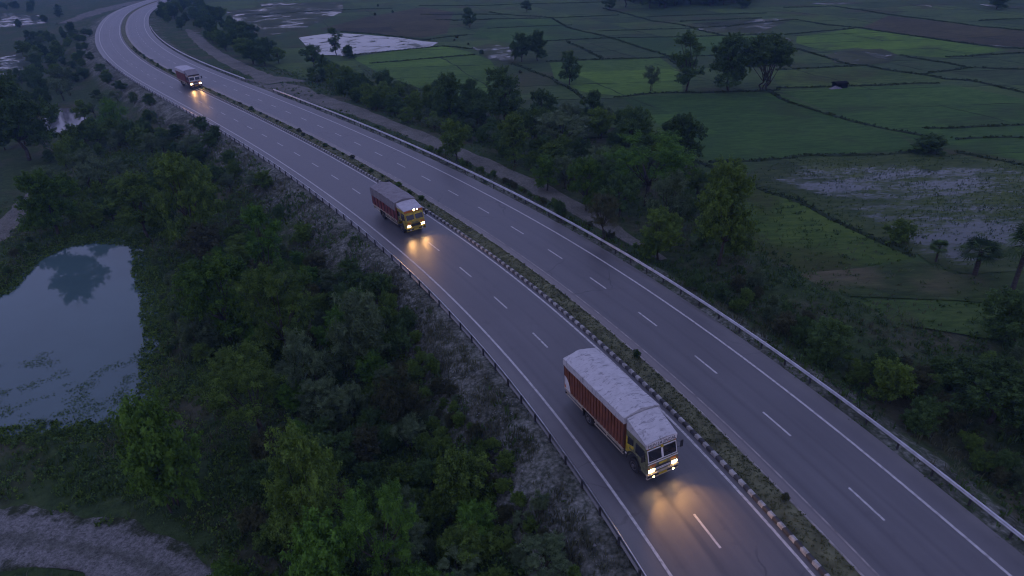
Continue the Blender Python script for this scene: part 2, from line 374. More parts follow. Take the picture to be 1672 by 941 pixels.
class MB:
    """collects simple solids into one mesh"""
    def __init__(s): s.v = []; s.f = []
    def add(s, vs, fs):
        k = len(s.v); s.v += [tuple(v) for v in vs]; s.f += [tuple(k + i for i in f) for f in fs]; return s
    def box(s, x0, x1, y0, y1, z0, z1):
        return s.add([(x, y, z) for z in (z0, z1) for y in (y0, y1) for x in (x0, x1)],
                     [(0, 2, 3, 1), (4, 5, 7, 6), (0, 1, 5, 4), (2, 6, 7, 3), (0, 4, 6, 2), (1, 3, 7, 5)])
    def hexa(s, p):   # eight corners, bottom four then top four, both counter-clockwise
        return s.add(p, [(3, 2, 1, 0), (4, 5, 6, 7), (0, 1, 5, 4), (1, 2, 6, 5), (2, 3, 7, 6), (3, 0, 4, 7)])
    def prism(s, prof, x0, x1):   # profile in (y, z), extruded over x
        n = len(prof); return s.add([(x0, y, z) for y, z in prof] + [(x1, y, z) for y, z in prof],
                     [tuple(range(n))[::-1], tuple(range(n, 2 * n))] + [(i, (i + 1) % n, n + (i + 1) % n, n + i) for i in range(n)])
    def tube(s, p, q, r0, r1=None, n=8, caps=True):
        r1 = r0 if r1 is None else r1; p, q = Vector(p), Vector(q); d = (q - p).normalized()
        u = d.orthogonal().normalized(); w = d.cross(u); vs = []
        for c, r in ((p, r0), (q, r1)):
            vs += [c + (u * math.cos(2 * math.pi * i / n) + w * math.sin(2 * math.pi * i / n)) * r for i in range(n)]
        fs = [(i, (i + 1) % n, n + (i + 1) % n, n + i) for i in range(n)]
        if caps: fs += [tuple(range(n))[::-1], tuple(range(n, 2 * n))]
        return s.add(vs, fs)
    def lathe_x(s, c, prof, n=28):   # profile (radius, x) turned about an axis along x
        vs = []; m = len(prof)
        for r, x in prof: vs += [(c[0] + x, c[1] + r * math.cos(2 * math.pi * i / n), c[2] + r * math.sin(2 * math.pi * i / n)) for i in range(n)]
        fs = [(j * n + i, j * n + (i + 1) % n, (j + 1) * n + (i + 1) % n, (j + 1) * n + i) for j in range(m - 1) for i in range(n)]
        fs += [tuple(range(n))[::-1], tuple(range((m - 1) * n, m * n))]
        return s.add(vs, fs)
    def build(s, name, m, parent=None, bevel=0, smooth=False):
        me = bpy.data.meshes.new(name); me.from_pydata(s.v, [], s.f)
        bm = bmesh.new(); bm.from_mesh(me); bmesh.ops.recalc_face_normals(bm, faces=bm.faces)
        if bevel: bmesh.ops.bevel(bm, geom=[e for e in bm.edges if e.calc_face_angle(0) > .5], offset=bevel, segments=2, affect='EDGES', clamp_overlap=True)
        bm.to_mesh(me); bm.free()
        if smooth:
            for p in me.polygons: p.use_smooth = True
        return link(name, me, parent, [m])

# ------------------------------------------------------------------ world, sun, camera, haze
SUN_EL, SUN_AZ = math.radians(4), math.radians(200)
w = bpy.data.worlds.new('World'); SC.world = w; w.use_nodes = True
nt = w.node_tree; bg = nt.nodes['Background']
sky = N(nt, 'ShaderNodeTexSky', sky_type='NISHITA'); sky.sun_disc = False; sky.sun_elevation = SUN_EL; sky.sun_rotation = SUN_AZ; sky.air_density = 1.3; sky.dust_density = .3; sky.ozone_density = 3.0
mx = N(nt, 'ShaderNodeMix', data_type='RGBA', blend_type='MULTIPLY'); mx.inputs[0].default_value = 1.0
L(nt, sky.outputs[0], mx.inputs[6]); mx.inputs[7].default_value = (1.2, .76, .96, 1)
dusk = N(nt, 'ShaderNodeMix', data_type='RGBA'); dusk.inputs[0].default_value = .93; L(nt, mx.outputs[2], dusk.inputs[6]); dusk.inputs[7].default_value = (.432, .458, .89, 1)   # even evening cloud over the clear sky
L(nt, dusk.outputs[2], bg.inputs[0]); bg.inputs[1].default_value = .1
sl = bpy.data.lights.new('sun', 'SUN'); sl.energy = .01; sl.angle = math.radians(25); sl.color = (1, .86, .8)
so = bpy.data.objects.new('sun', sl); COL.objects.link(so)
dirv = Vector((math.sin(SUN_AZ) * math.cos(math.radians(30)), math.cos(SUN_AZ) * math.cos(math.radians(30)), math.sin(math.radians(30))))
so.rotation_euler = dirv.to_track_quat('Z', 'Y').to_euler()

cam = bpy.data.cameras.new('camera'); co = bpy.data.objects.new('camera', cam); COL.objects.link(co); SC.camera = co
cam.sensor_width = 36; cam.lens = FPX / PW * 36; cam.clip_end = 8000; cam.clip_start = .5
U = Vector((0, math.sin(TH), math.cos(TH))); X = Vector((1, 0, 0)); Fw = Vector((0, math.cos(TH), -math.sin(TH)))
R_ = math.cos(ROLL) * X + math.sin(ROLL) * U; U_ = -math.sin(ROLL) * X + math.cos(ROLL) * U
co.matrix_world = Matrix(((R_.x, U_.x, -Fw.x, 0), (R_.y, U_.y, -Fw.y, 0), (R_.z, U_.z, -Fw.z, CH), (0, 0, 0, 1)))

hz = MB().box(-2600, 2600, -2600, 2600, -7.5, 33).build('haze', None)
hm = bpy.data.materials.new('haze air'); hm.use_nodes = True; ht = hm.node_tree; ht.nodes.remove(ht.nodes['Principled BSDF'])
pv = N(ht, 'ShaderNodeVolumePrincipled', Density=.0003, Anisotropy=0.0); pv.inputs['Color'].default_value = (.28, .56, 1.0, 1)
L(ht, pv.outputs[0], ht.nodes['Material Output'].inputs['Volume'])
hz.data.materials.clear(); hz.data.materials.append(hm); tag(hz, 'thin blue evening haze lying over the whole plain', 'haze', kind='stuff')

vs = SC.view_settings; vs.view_transform = 'Standard'; vs.look = 'None'; vs.gamma = 1; vs.exposure = 3.1
SC.display_settings.display_device = 'sRGB'
cy = SC.cycles; cy.use_denoising = True; cy.filter_width = 1.15; cy.max_bounces = 6; cy.diffuse_bounces = 3; cy.glossy_bounces = 3; cy.transmission_bounces = 3; cy.transparent_max_bounces = 6; cy.volume_bounces = 1
cy.sample_clamp_indirect = 4; cy.caustics_reflective = False; cy.caustics_refractive = False
SC.render.use_persistent_data = False

# ------------------------------------------------------------------ ground
def axis_coords(lo, hi, step, far, g=1.09):
    a = list(np.arange(lo, hi + 1e-6, step)); s = step
    while a[-1] < far: s *= g; a.append(a[-1] + s)
    s = step; b = []
    x = lo
    while x > -far: s *= g; x -= s; b.append(x)
    return np.array(b[::-1] + a)
xs = axis_coords(-120, 75, .9, 2500); ys = axis_coords(12, 190, .9, 2500)
gx, gy = np.meshgrid(xs, ys); gx = gx.ravel(); gy = gy.ravel()
gz = terrain(gx, gy)
nx, ny = len(xs), len(ys)
i, j = np.meshgrid(np.arange(nx - 1), np.arange(ny - 1)); i = i.ravel(); j = j.ravel()
F = np.stack([j * nx + i, j * nx + i + 1, (j + 1) * nx + i + 1, (j + 1) * nx + i], 1)
me = mesh_np('ground', np.column_stack([gx, gy, gz]), F, smooth=True)
S_, O_ = road_so(gx, gy)
grav = np.where(O_ < 0, 1 - sstep(12.5, 17.5, -O_), .75 * (1 - sstep(11, 13.5, O_))) * (np.abs(O_) > 5)
grav = np.clip(grav, 0, 1) * .95 + .12
a = me.attributes.new('gravel', 'FLOAT', 'POINT'); a.data.foreach_set('value', grav.astype(np.float32))
tag(link('ground', me, None, [M['ground']]), kind='structure')

# ------------------------------------------------------------------ highway
S = np.arange(0, SMAX, 1.0)
LOFF, ROFF = -8.3, 7.55
rd = MB()
def two_sheets():
    a = sheet('road', S, [-9.78, -8, -6, -4, -2, -1.15], [-.03, 0, 0, 0, 0, 0], M['asphalt'])
    b = sheet('road', S, [.75, 2, 4, 6, 8, 9.3], [0, 0, 0, 0, 0, -.02], M['asphalt'])
    bm = bmesh.new(); bm.from_mesh(a.data); bm.from_mesh(b.data); bm.to_mesh(a.data); bm.free(); bpy.data.objects.remove(b)
    tag(a, kind='structure')
two_sheets()
def merge(objs, name):
    bm = bmesh.new()
    for o in objs: bm.from_mesh(o.data)
    m = objs[0].data.materials[0]
    me = bpy.data.meshes.new(name); bm.to_mesh(me); bm.free()
    for o in objs: bpy.data.objects.remove(o)
    return link(name, me, None, [m])
lines = [sheet('line', S, [c - .085, c + .085], [.005, .005], M['paint']) for c in (LOFF, -1.55, ROFF)]
lines.append(sheet('line', S, [1.42, 1.54], [.005, .005], M['oldkerb']))
tag(merge(lines[:3], 'edge_lines'), kind='structure')
lines[3].name = 'inner_edge_line'; tag(lines[3], kind='structure')
dash = []
def dashes(px, py, off, n):
    s0 = s_of(px, py)
    for k in range(-6, n):
        a = s0 + k * 7.42
        if a > 0 and a + 3 < SMAX: dash.append(sheet('line', np.array([a - 2.6, a - 1.3, a]), [off - .07, off + .07], [.005, .005], M['paint']))
dashes(1131, 840.8, -4.93, 66); dashes(1392, 794.4, 4.5, 66)
tag(merge(dash, 'lane_dashes'), kind='structure')
tag(sheet('median_kerb', S, [-1.15, -1.13, -.9, -.88], [0.0, .2, .2, .06], M['kerb'], smooth=False), kind='structure')
tag(sheet('worn_kerb', S, [.6, .62, .75, .76], [.06, .10, .09, 0.0], M['oldkerb'], smooth=False), kind='structure')
tag(sheet('median_soil', S, [-.89, -.3, .3, .61], [.09, .14, .13, .07], M['soil']), kind='structure')

def guardrail(off, s0, s1, label, side, drop=0.0):
    root = empty('guardrail', (*rp(s0, off), 0.0))
    inv = Matrix.Translation(-root.location)
    prof = [(-.01, .45), (.06, .48), (.075, .52), (.05, .555), (-.01, .585), (.05, .615), (.075, .65), (.06, .69), (-.01, .72)]; prof = [(dx, z - drop) for dx, z in prof]
    ss_ = np.arange(s0, s1, 1.0)
    V = []; n = len(ss_)
    for dx, z in prof:
        q = rp(ss_, off - side * dx); V.append(np.column_stack([q, np.full(n, z)]))
    for dx, z in prof[::-1]:
        q = rp(ss_, off - side * dx + side * .018); V.append(np.column_stack([q, np.full(n, z)]))
    V = np.concatenate(V) - np.array(root.location)
    m = 2 * len(prof); i = np.arange(n - 1); F = np.concatenate([np.stack([j * n + i, ((j + 1) % m) * n + i, ((j + 1) % m) * n + i + 1, j * n + i + 1], 1) for j in range(m)])
    link('rail', mesh_np('rail', V, F), root, [M['galv']])
    b = MB().box(-.055, .055, -.05, .05, -.8, .76 - drop); me = None; rest = MB()
    for k, s in enumerate(np.arange(s0 + .5, s1 - .3, 2.4)):
        p = rp(s, off + side * .1); l = (p[0] - root.location.x, p[1] - root.location.y)
        if k < 99:
            if me is None: po = b.build('post', M['post'], root); me = po.data
            else: po = link('post', me, root)
            d = _t[int(min(s, SMAX))]; po.location = (l[0], l[1], 0); po.rotation_euler = (0, 0, math.atan2(-d[0], d[1]))
        else: rest.box(l[0] - .05, l[0] + .05, l[1] - .05, l[1] + .05, -.7, .74)
    if rest.v: tag(rest.build('far_post', M['post'], root), kind='stuff')
    tag(root, label, 'guardrail')
SN = s_of(1250, 1300)
guardrail(-9.72, 40, s_of(186, 98), 'thin steel guardrail along the gravel verge on the pond side of the highway', -1, .2)
guardrail(9.65, 40, s_of(420, 154) , 'long bright steel guardrail on the field side, up to the dirt track junction', 1)
guardrail(9.65, s_of(372, 138), s_of(250, 45), 'short far steel guardrail beyond the dirt track junction on the bend', 1)

# ------------------------------------------------------------------ dirt tracks
def track(name, pts, widths, z=None, jag=.35, m='dirt', lift=.07):
    P = np.array([hit(*p)[:2] for p in pts]); d = np.r_[0, np.cumsum(np.hypot(*np.diff(P, axis=0).T))]
    Q = bspline(P, 30); Q = resample(Q, .7)
    # put the ends back
    t = np.gradient(Q, axis=0); t /= np.hypot(*t.T)[:, None] + 1e-9; n = np.stack([t[:, 1], -t[:, 0]], 1)
    u = np.linspace(0, 1, len(Q)); wv = np.interp(u, np.linspace(0, 1, len(widths)), widths)
    V = []; K = 9
    for k in range(K):
        o = (k / (K - 1) - .5) * wv
        if k in (0, K - 1): o = o + (vnoise(Q[:, 0], Q[:, 1], 1.6, k + 2) - .5) * 2 * jag * wv * .5
        q = Q + n * o[:, None]; V.append(np.column_stack([q, terrain(q[:, 0], q[:, 1]) + (lift if 0 < k < K - 1 else -.03)]))
    V = np.concatenate(V); N_ = len(Q); i = np.arange(N_ - 1)
    F = np.concatenate([np.stack([j * N_ + i, (j + 1) * N_ + i, (j + 1) * N_ + i + 1, j * N_ + i + 1], 1) for j in range(K - 1)])
    me = mesh_np(name, V, F, smooth=True); a = me.attributes.new('across', 'FLOAT', 'POINT'); a.data.foreach_set('value', np.repeat(np.linspace(-1, 1, K), N_).astype(np.float32))
    tag(link(name, me, None, [M[m]]), kind='structure')
    return V[:, :2]
TR = []
TR.append(track('gravel_track', [(-120, 868), (-40, 872), (60, 885), (160, 896), (240, 920), (310, 965), (340, 1010), (360, 1080)], [4.9, 4.6, 4.0, 4.0], jag=.55, m='track'))
TR.append(track('dirt_path', [(-60, 440), (-25, 405), (5, 372), (30, 345), (48, 325), (60, 312), (70, 300)], [3.6, 3.6, 3.2, 2.4]))
def svc(name, s0, s1, o, wd):
    ss_ = np.arange(s0, s1, 1.0); V = []; K = 9; n = len(ss_)
    oc = np.array([np.interp(s, *o) for s in ss_]); wv = np.array([np.interp(s, *wd) for s in ss_])
    for k in range(K):
        oo = oc + (k / (K - 1) - .5) * wv + ((vnoise(ss_, ss_ * 0, 3, k) - .5) * 1.1 if k in (0, K - 1) else 0)
        i = np.arange(len(AX))
        q = np.stack([np.interp(ss_, i, AX[:, 0]) + np.interp(ss_, i, AN[:, 0]) * oo, np.interp(ss_, i, AX[:, 1]) + np.interp(ss_, i, AN[:, 1]) * oo], -1)
        V.append(np.column_stack([q, terrain(q[:, 0], q[:, 1]) + (.06 if 0 < k < K - 1 else -.05)]))
    V = np.concatenate(V); i = np.arange(n - 1)
    F = np.concatenate([np.stack([j * n + i, (j + 1) * n + i, (j + 1) * n + i + 1, j * n + i + 1], 1) for j in range(K - 1)])
    tag(link(name, mesh_np(name, V, F, smooth=True), None, [M['dirt']]), kind='structure'); return V[:, :2]
sa, sb = s_of(960, 415), s_of(430, 160)
TR.append(svc('service_track', sa - 3, sb + 2, ([sa, sa + 20, sb - 25, sb], [14.5, 16.0, 16.5, 15]), ([sa - 3, sa + 8, sb - 25, sb], [.8, 3.4, 4.0, 8])))
sc_ = s_of(255, 60)
TR.append(svc('junction_track', sb + 2, sb + 20, ([sb, sb + 20], [14, 15]), ([sb, sb + 8, sb + 20], [10, 11, 7])))
TR.append(svc('far_track', sb + 20, sc_ + 30, ([sb, sb + 30, sc_ + 20], [15, 17, 24]), ([sb, sb + 40], [6.5, 5])))
TR.append(track('side_road', [(235, 2), (205, 8), (180, 14), (150, 22), (128, 31), (100, 40)], [16, 14, 10, 6], lift=.3))
TR.append(track('branch_track', [(400, 132), (430, 131), (455, 130), (478, 131), (500, 134)], [9, 9, 6, 3]))
TRP = np.concatenate(TR)

# ------------------------------------------------------------------ water
def poly_sheet(name, P, z, m, grow=0.0, kind='structure', step=None):
    P = np.array(P, float)
    if grow:
        c = P.mean(0); P = c + (P - c) * (1 + grow)
    area = np.sum(P[:, 0] * np.roll(P[:, 1], -1) - P[:, 1] * np.roll(P[:, 0], -1))
    if area < 0: P = P[::-1]
    me = bpy.data.meshes.new(name); me.from_pydata([(x, y, z) for x, y in P], [], [tuple(range(len(P)))]); me.update()
    return tag(link(name, me, None, [m]), kind=kind)
poly_sheet('pond_water', POND_LEFT, WL, M['pond'], .12)
M['f_pool2'] = field_mat('reedy pool', (.018, .032, .014), (.05, .07, .034), None, .52, wetscale=.2)
poly_sheet('pool_water', POND_FARL, WL + .02, M['paddy_water'], .2)
for P in LEFT_PONDS[2:]: poly_sheet('pool_water', P, WL, M['f_pool2'], .1)

# ------------------------------------------------------------------ fields
M['f_bright'] = field_mat('young rice', (0.036, 0.086, 0.0092), (0.093, 0.175, 0.0238))
M['f_bright2'] = field_mat('young rice lush', (0.040, 0.098, 0.0086), (0.104, 0.195, 0.0211), (0.064, 0.110, 0.0211))
M['f_mid'] = field_mat('grass field', (0.019, 0.056, 0.0086), (0.053, 0.112, 0.0198), (0.038, 0.072, 0.0158))
M['f_dull'] = field_mat('fallow field', (0.023, 0.050, 0.0119), (0.061, 0.102, 0.0264), (0.058, 0.068, 0.0238))
M['f_olive'] = field_mat('rough pasture', (0.023, 0.056, 0.0073), (0.074, 0.120, 0.0198), (0.048, 0.065, 0.0132))
M['f_plough'] = field_mat('ploughed field', (0.028, 0.030, 0.0119), (0.066, 0.062, 0.0277))
M['f_wet'] = field_mat('flooded stubble', (0.021, 0.042, 0.0106), (0.064, 0.090, 0.0264), None, .60, wetscale=.085, attr='wetness')
M['f_damp'] = field_mat('damp field', (0.023, 0.036, 0.0132), (0.058, 0.072, 0.0264), None, .46)
M['f_mud'] = field_mat('muddy ground', (0.021, 0.040, 0.0092), (0.053, 0.085, 0.0198), (0.117, 0.108, 0.0561))
fz = [RZ + .02]
def field(name, pts, m):
    fz[0] += .004; return poly_sheet(name, gp(pts, RZ), fz[0], M[m])
# the broad plain first, single plots over it
field('field_plain', [(500, 130), (330, 60), (300, -60), (2100, -120), (2300, 520), (1900, 600), (1290, 500), (1240, 440), (1150, 290), (1110, 230), (900, 190), (700, 140)], 'f_dull')
field('rice_field', [(575, 95), (612, 88), (690, 78), (722, 75), (762, 84), (800, 98), (815, 118), (800, 165), (700, 150), (620, 120)], 'f_bright')
field('rice_field', [(1301, 60), (1390, 48), (1402, 47), (1494, 60), (1560, 70), (1621, 78), (1650, 82), (1600, 88), (1548, 95), (1470, 90), (1400, 78), (1340, 84), (1300, 70)], 'f_bright2')
field('grass_field', [(898, 103), (985, 97), (1078, 95), (1110, 118), (1115, 150), (1012, 157), (950, 150), (905, 128)], 'f_bright')
field('grass_field', [(1260, 118), (1292, 114), (1394, 109), (1455, 117), (1505, 124), (1547, 132), (1529, 137), (1400, 141), (1272, 144)], 'f_olive')
field('grass_field', [(1015, 160), (1168, 153), (1262, 150), (1389, 200), (1470, 222), (1500, 246), (1323, 254), (1230, 262), (1150, 262), (1090, 215)], 'f_mid')
field('grass_field', [(1275, 150), (1340, 146), (1480, 140), (1560, 140), (1660, 160), (1900, 200), (1700, 268), (1570, 246), (1505, 240), (1480, 222), (1395, 200)], 'f_mid')
field('pasture', [(1150, 275), (1236, 310), (1325, 340), (1380, 372), (1432, 396), (1490, 424), (1400, 436), (1275, 446), (1190, 400), (1140, 320)], 'f_olive')
field('ploughed_field', [(1407, 46), (1450, 26), (1521, 34), (1600, 44), (1720, 56), (1720, 78), (1622, 76), (1560, 68), (1495, 58)], 'f_plough')
field('ploughed_field', [(520, 48), (600, 28), (690, 12), (740, 20), (730, 55), (690, 62), (590, 54)], 'f_plough')
field('damp_field', [(1112, 40), (1205, 33), (1300, 30), (1240, 55), (1160, 54)], 'f_damp')
field('damp_field', [(370, 18), (470, 6), (560, 4), (560, 20), (500, 45), (430, 62), (375, 52)], 'f_damp')
field('damp_field', [(1365, 104), (1345, 92), (1380, 82), (1440, 80), (1465, 90), (1450, 103), (1420, 106)], 'f_damp')
field('damp_field', [(770, 78), (800, 72), (838, 78), (845, 92), (838, 104), (800, 98)], 'f_damp')
field('grass_field', [(800, 33), (900, 31), (925, 46), (984, 62), (895, 66), (840, 72), (770, 60)], 'f_mid')
field('grass_field', [(992, 62), (1074, 88), (1090, 92), (1170, 90), (1236, 88), (1240, 60), (1174, 60), (1102, 62)], 'f_mid')
FLOODED = gp([(1215, 285), (1290, 262), (1440, 256), (1500, 250), (1565, 254), (1680, 276), (1900, 310), (1900, 470), (1672, 440), (1560, 446), (1500, 418), (1435, 390), (1380, 362), (1320, 330), (1250, 306)], RZ)
fx_, fy_ = np.meshgrid(np.arange(20, 140, .8), np.arange(40, 110, .8)); nxp = fx_.shape[1]; nyp = fx_.shape[0]; fx_ = fx_.ravel(); fy_ = fy_.ravel()
dF = sdpoly(fx_, fy_, FLOODED); ii, jj = np.meshgrid(np.arange(nxp - 1), np.arange(nyp - 1)); ii = ii.ravel(); jj = jj.ravel(); Fq = np.stack([jj * nxp + ii, jj * nxp + ii + 1, (jj + 1) * nxp + ii + 1, (jj + 1) * nxp + ii], 1)
Fq = Fq[(dF[Fq] < .6).all(1)]; fz[0] += .004
pq = np.array([proj(x_, y_, RZ) for x_, y_ in zip(fx_, fy_)])
lush = np.exp(-(((pq[:, 0] - 1610) / 240) ** 2 + ((pq[:, 1] - 385) / 62) ** 2)) + .8 * np.exp(-(((pq[:, 0] - 1385) / 120) ** 2 + ((pq[:, 1] - 312) / 34) ** 2)) + .7 * np.exp(-(((pq[:, 0] - 1550) / 160) ** 2 + ((pq[:, 1] - 295) / 26) ** 2))
me = mesh_np('flooded_paddy', np.column_stack([fx_, fy_, np.full(len(fx_), fz[0])]), Fq); a = me.attributes.new('wetness', 'FLOAT', 'POINT'); a.data.foreach_set('value', (np.clip(lush, 0, 1) * sstep(0, -4, dF)).astype(np.float32))
tag(link('flooded_paddy', me, None, [M['f_wet']]), kind='structure')
M['f_pool'] = field_mat('shallow pool', (.018, .03, .014), (.05, .066, .034), None, .655, wetscale=.2)
poly_sheet('field_water', POND_FIELD, fz[0] + .01, M['f_pool'], 0)
for pts in ([(1320, 6), (1360, 3.5), (1410, 4.5), (1408, 7), (1345, 8)], [(1239, 59), (1275, 60), (1300, 68), (1280, 70), (1250, 64)], [(1480, 6), (1520, 9), (1522, 12), (1490, 9)], [(1618, 75), (1650, 76), (1655, 80), (1625, 79)], [(1600, 8), (1672, 11), (1672, 15), (1620, 13)], [(420, 6), (460, 4), (470, 9), (430, 11)]):
    field('field_water', pts, 'f_damp')
field('muddy_ground', [(1262, 478), (1285, 450), (1400, 440), (1500, 428), (1560, 450), (1680, 446), (1900, 480), (1900, 520), (1560, 492), (1400, 486)], 'f_mud')

# field bunds: low earth ridges between the plots
BUNDS = [
    [(892, 101), (950, 98.7), (1079, 94.7), (1160, 91), (1236, 89)], [(800, 20), (821, 24), (900, 29), (924, 44.7), (995, 62), (1074, 87), (1092, 93), (1118, 118)],
    [(870, 69), (895, 67), (984, 63), (1102, 61), (1174, 59), (1262, 56)], [(979, 51), (1124, 47), (1205, 42)], [(800, 47), (839, 45), (931, 41.6)],
    [(740, 34), (800, 31.6), (900, 30), (1010, 25)], [(985, 14), (1010, 20), (1063, 34), (1113, 41), (1155, 53), (1190, 60)], [(1060, 28), (1168, 24), (1250, 22)], [(1110, 35.5), (1240, 30)],
    [(926, 68), (984, 96)], [(1005, 159), (1073, 152.6), (1168, 151), (1240, 150), (1270, 148)], [(1251, 148), (1293, 169), (1389, 198), (1450, 212), (1510, 224)],
    [(1270, 115), (1291, 114), (1394, 108), (1415, 107), (1455, 116), (1505, 122), (1547, 130), (1584, 132), (1672, 152), (1760, 172)], [(1505, 122), (1582, 111), (1700, 115)],
    [(1300, 80), (1336, 91), (1394, 108)], [(1468, 91), (1534, 102), (1584, 111)], [(1190, 44), (1230, 38), (1301, 33), (1349, 41), (1402, 46), (1494, 59.5), (1560, 69), (1621, 77), (1720, 82)],
    [(1285, 57), (1389, 47)], [(1280, 13), (1362, 10.6), (1415, 18.5), (1455, 25), (1521, 33), (1600, 43.6), (1720, 55)], [(1600, 34), (1720, 29)], [(1270, 144), (1344, 143), (1389, 141), (1492, 137), (1529, 137)],
    [(1550, 94), (1720, 84)], [(1518, 210), (1720, 202)], [(1565, 227), (1720, 224)], [(1160, 266), (1230, 263), (1323, 255), (1442, 254), (1477, 250), (1520, 246)], [(1562, 250), (1620, 260), (1720, 280)],
    [(1130, 264), (1170, 277), (1238, 307), (1323, 338), (1379, 368), (1432, 393), (1490, 416)], [(560, 93), (586, 89), (689, 79), (722, 75.5), (770, 80)], [(606, 104), (680, 98), (774, 90)],
    [(684, 10), (820, 9)], [(689, 24), (820, 24)], [(714, 33), (800, 33)], [(800, 9), (850, 7), (985, 4)], [(834, 104), (905, 130), (960, 165), (990, 195)], [(690, 66), (720, 62), (760, 58)], [(420, 25), (540, 17), (640, 14)], [(560, 52), (600, 55), (700, 66)]]
FLOODED = gp([(1215, 285), (1290, 262), (1440, 256), (1500, 250), (1565, 254), (1680, 276), (1900, 310), (1900, 470), (1672, 440), (1560, 446), (1500, 418), (1435, 390), (1380, 362), (1320, 330), (1250, 306)], RZ)
ROUGH = gp([(1090, 190), (1260, 152), (1500, 225), (1560, 250), (1490, 430), (1270, 450), (1150, 300)], RZ)
LINES = [(np.array(gp(p_, RZ)), 1.0) for p_ in BUNDS]
def plot_line(P, w_):
    S1, O1 = road_so(P[:, 0], P[:, 1])
    ok = (O1 > 34) & ~inpoly(P[:, 0], P[:, 1], FLOODED) & ~inpoly(P[:, 0], P[:, 1], POND_FIELD) & ~inpoly(P[:, 0], P[:, 1], ROUGH) & (P[:, 1] > 70); run = []
    for p_, k_ in zip(P, ok):
        if k_: run.append(p_)
        else:
            if len(run) > 3: LINES.append((np.array(run), w_))
            run = []
    if len(run) > 3: LINES.append((np.array(run), w_))
for a_ in range(6, 25):
    for b_ in range(-4, 13):
        if RNG.random() < .72:
            xx = np.linspace(b_ * 24, b_ * 24 + 24, 9); aa = a_ * 14.0; yy = (aa - .075 * xx) / (1 - .075 * .33); xx = xx - .33 * yy; plot_line(np.column_stack([xx, aa - .075 * xx]), .5)
        if RNG.random() < .72:
            yy = np.linspace(a_ * 14.0, a_ * 14.0 + 14, 7); xx = b_ * 24 - .33 * yy; plot_line(np.column_stack([xx, yy - .075 * xx]), .5)
bl = []
for P, wk in LINES:
    Q = []
    for a_, b_ in zip(P[:-1], P[1:]):
        n_ = max(2, int(np.hypot(*(b_ - a_)) / .8)); Q.append(a_ + (b_ - a_) * np.linspace(0, 1, n_, endpoint=False)[:, None])
    Q = np.concatenate(Q + [P[-1:]]); Q = Q + np.column_stack([vnoise(Q[:, 0], Q[:, 1], 4, 3) - .5, vnoise(Q[:, 0], Q[:, 1], 4, 6) - .5]) * .9
    t = np.gradient(Q, axis=0); t /= np.hypot(*t.T)[:, None] + 1e-9; n = np.stack([t[:, 1], -t[:, 0]], 1)
    wv = wk * (.18 + .26 * vnoise(Q[:, 0], Q[:, 1], 5, 2)); hv = wk * .13 + wk * .16 * vnoise(Q[:, 0], Q[:, 1], 3, 4)
    V = np.concatenate([np.column_stack([Q + n * (o * wv)[:, None], RZ - .05 + hh * hv]) for o, hh in ((-1.6, 0), (-.6, 1), (.6, 1), (1.6, 0))])
    m_ = len(Q); i = np.arange(m_ - 1); F = np.concatenate([np.stack([j * m_ + i, (j + 1) * m_ + i, (j + 1) * m_ + i + 1, j * m_ + i + 1], 1) for j in range(3)])
    tag(link('field_bund', mesh_np('field_bund', V, F, smooth=True), None, [M['bund']]), kind='structure')
    if wk == 1: bl.append(Q)
BP = np.concatenate(bl)

# ------------------------------------------------------------------ scattered low growth (uncountable)
def tufts(name, P, hgt, m, blades=5, width=.05, spread=.12, label=None, cat='grass', lean=.45):
    """P (n,3): one tuft of tapering blades at each point"""
    n = len(P); k = blades
    base = np.repeat(P, k, 0); ht = np.repeat(np.broadcast_to(hgt, n), k) * RNG.uniform(.55, 1.15, n * k)
    az = RNG.uniform(0, 2 * np.pi, n * k); ln = RNG.uniform(.05, lean, n * k); sp = np.repeat(np.broadcast_to(spread, n), k)
    wd = np.repeat(np.broadcast_to(width, n), k)
    b = base + np.column_stack([np.cos(az), np.sin(az), 0 * az]) * (RNG.uniform(0, 1, n * k) * sp)[:, None]
    side = np.column_stack([-np.sin(az + 1), np.cos(az + 1), 0 * az]) * wd[:, None]
    out = np.column_stack([np.cos(az), np.sin(az), 0 * az])
    mid = b + out * (ht * ln * .45)[:, None] + np.array([0, 0, 1]) * (ht * .6)[:, None]
    tip = b + out * (ht * ln * 1.5)[:, None] + np.array([0, 0, 1]) * (ht * (1 - ln * .3))[:, None]
    V = np.stack([b - side * .6 - [0, 0, .08], b + side * .6 - [0, 0, .08], mid + side, mid - side, tip], 1).reshape(-1, 3)
    q = np.arange(n * k)[:, None] * 5
    tri = np.concatenate([q + [0, 1, 2], q + [0, 2, 3], q + [3, 2, 4]], 1).reshape(-1, 3)
    tone = np.repeat(np.clip(np.repeat(vnoise(P[:, 0], P[:, 1], 2.5, 7), k) * .6 + RNG.random(n * k) * .5, 0, 1), 3)
    return tag(link(name, mesh_np(name, V, tri, 3, tone), None, [m]), label, cat, kind='stuff')
def leafy(name, P, r, m, leaves=14, size=.16, label=None, cat='plants'):
    """low leafy weeds: a little dome of leaf faces at each point"""
    n = len(P); k = leaves; R = np.repeat(np.broadcast_to(r, n), k)
    d = RNG.normal(size=(n * k, 3)); d[:, 2] = np.abs(d[:, 2]); d /= np.linalg.norm(d, axis=1)[:, None]
    c = np.repeat(P, k, 0) + d * (R * RNG.uniform(.35, 1, n * k))[:, None] * [1, 1, .9]
    return tag(link(name, leafmesh(name, c, d, size * np.repeat(np.broadcast_to(1.0, n), k), .6, np.repeat(RNG.random(n), k)), None, [m]), label, cat, kind='stuff')
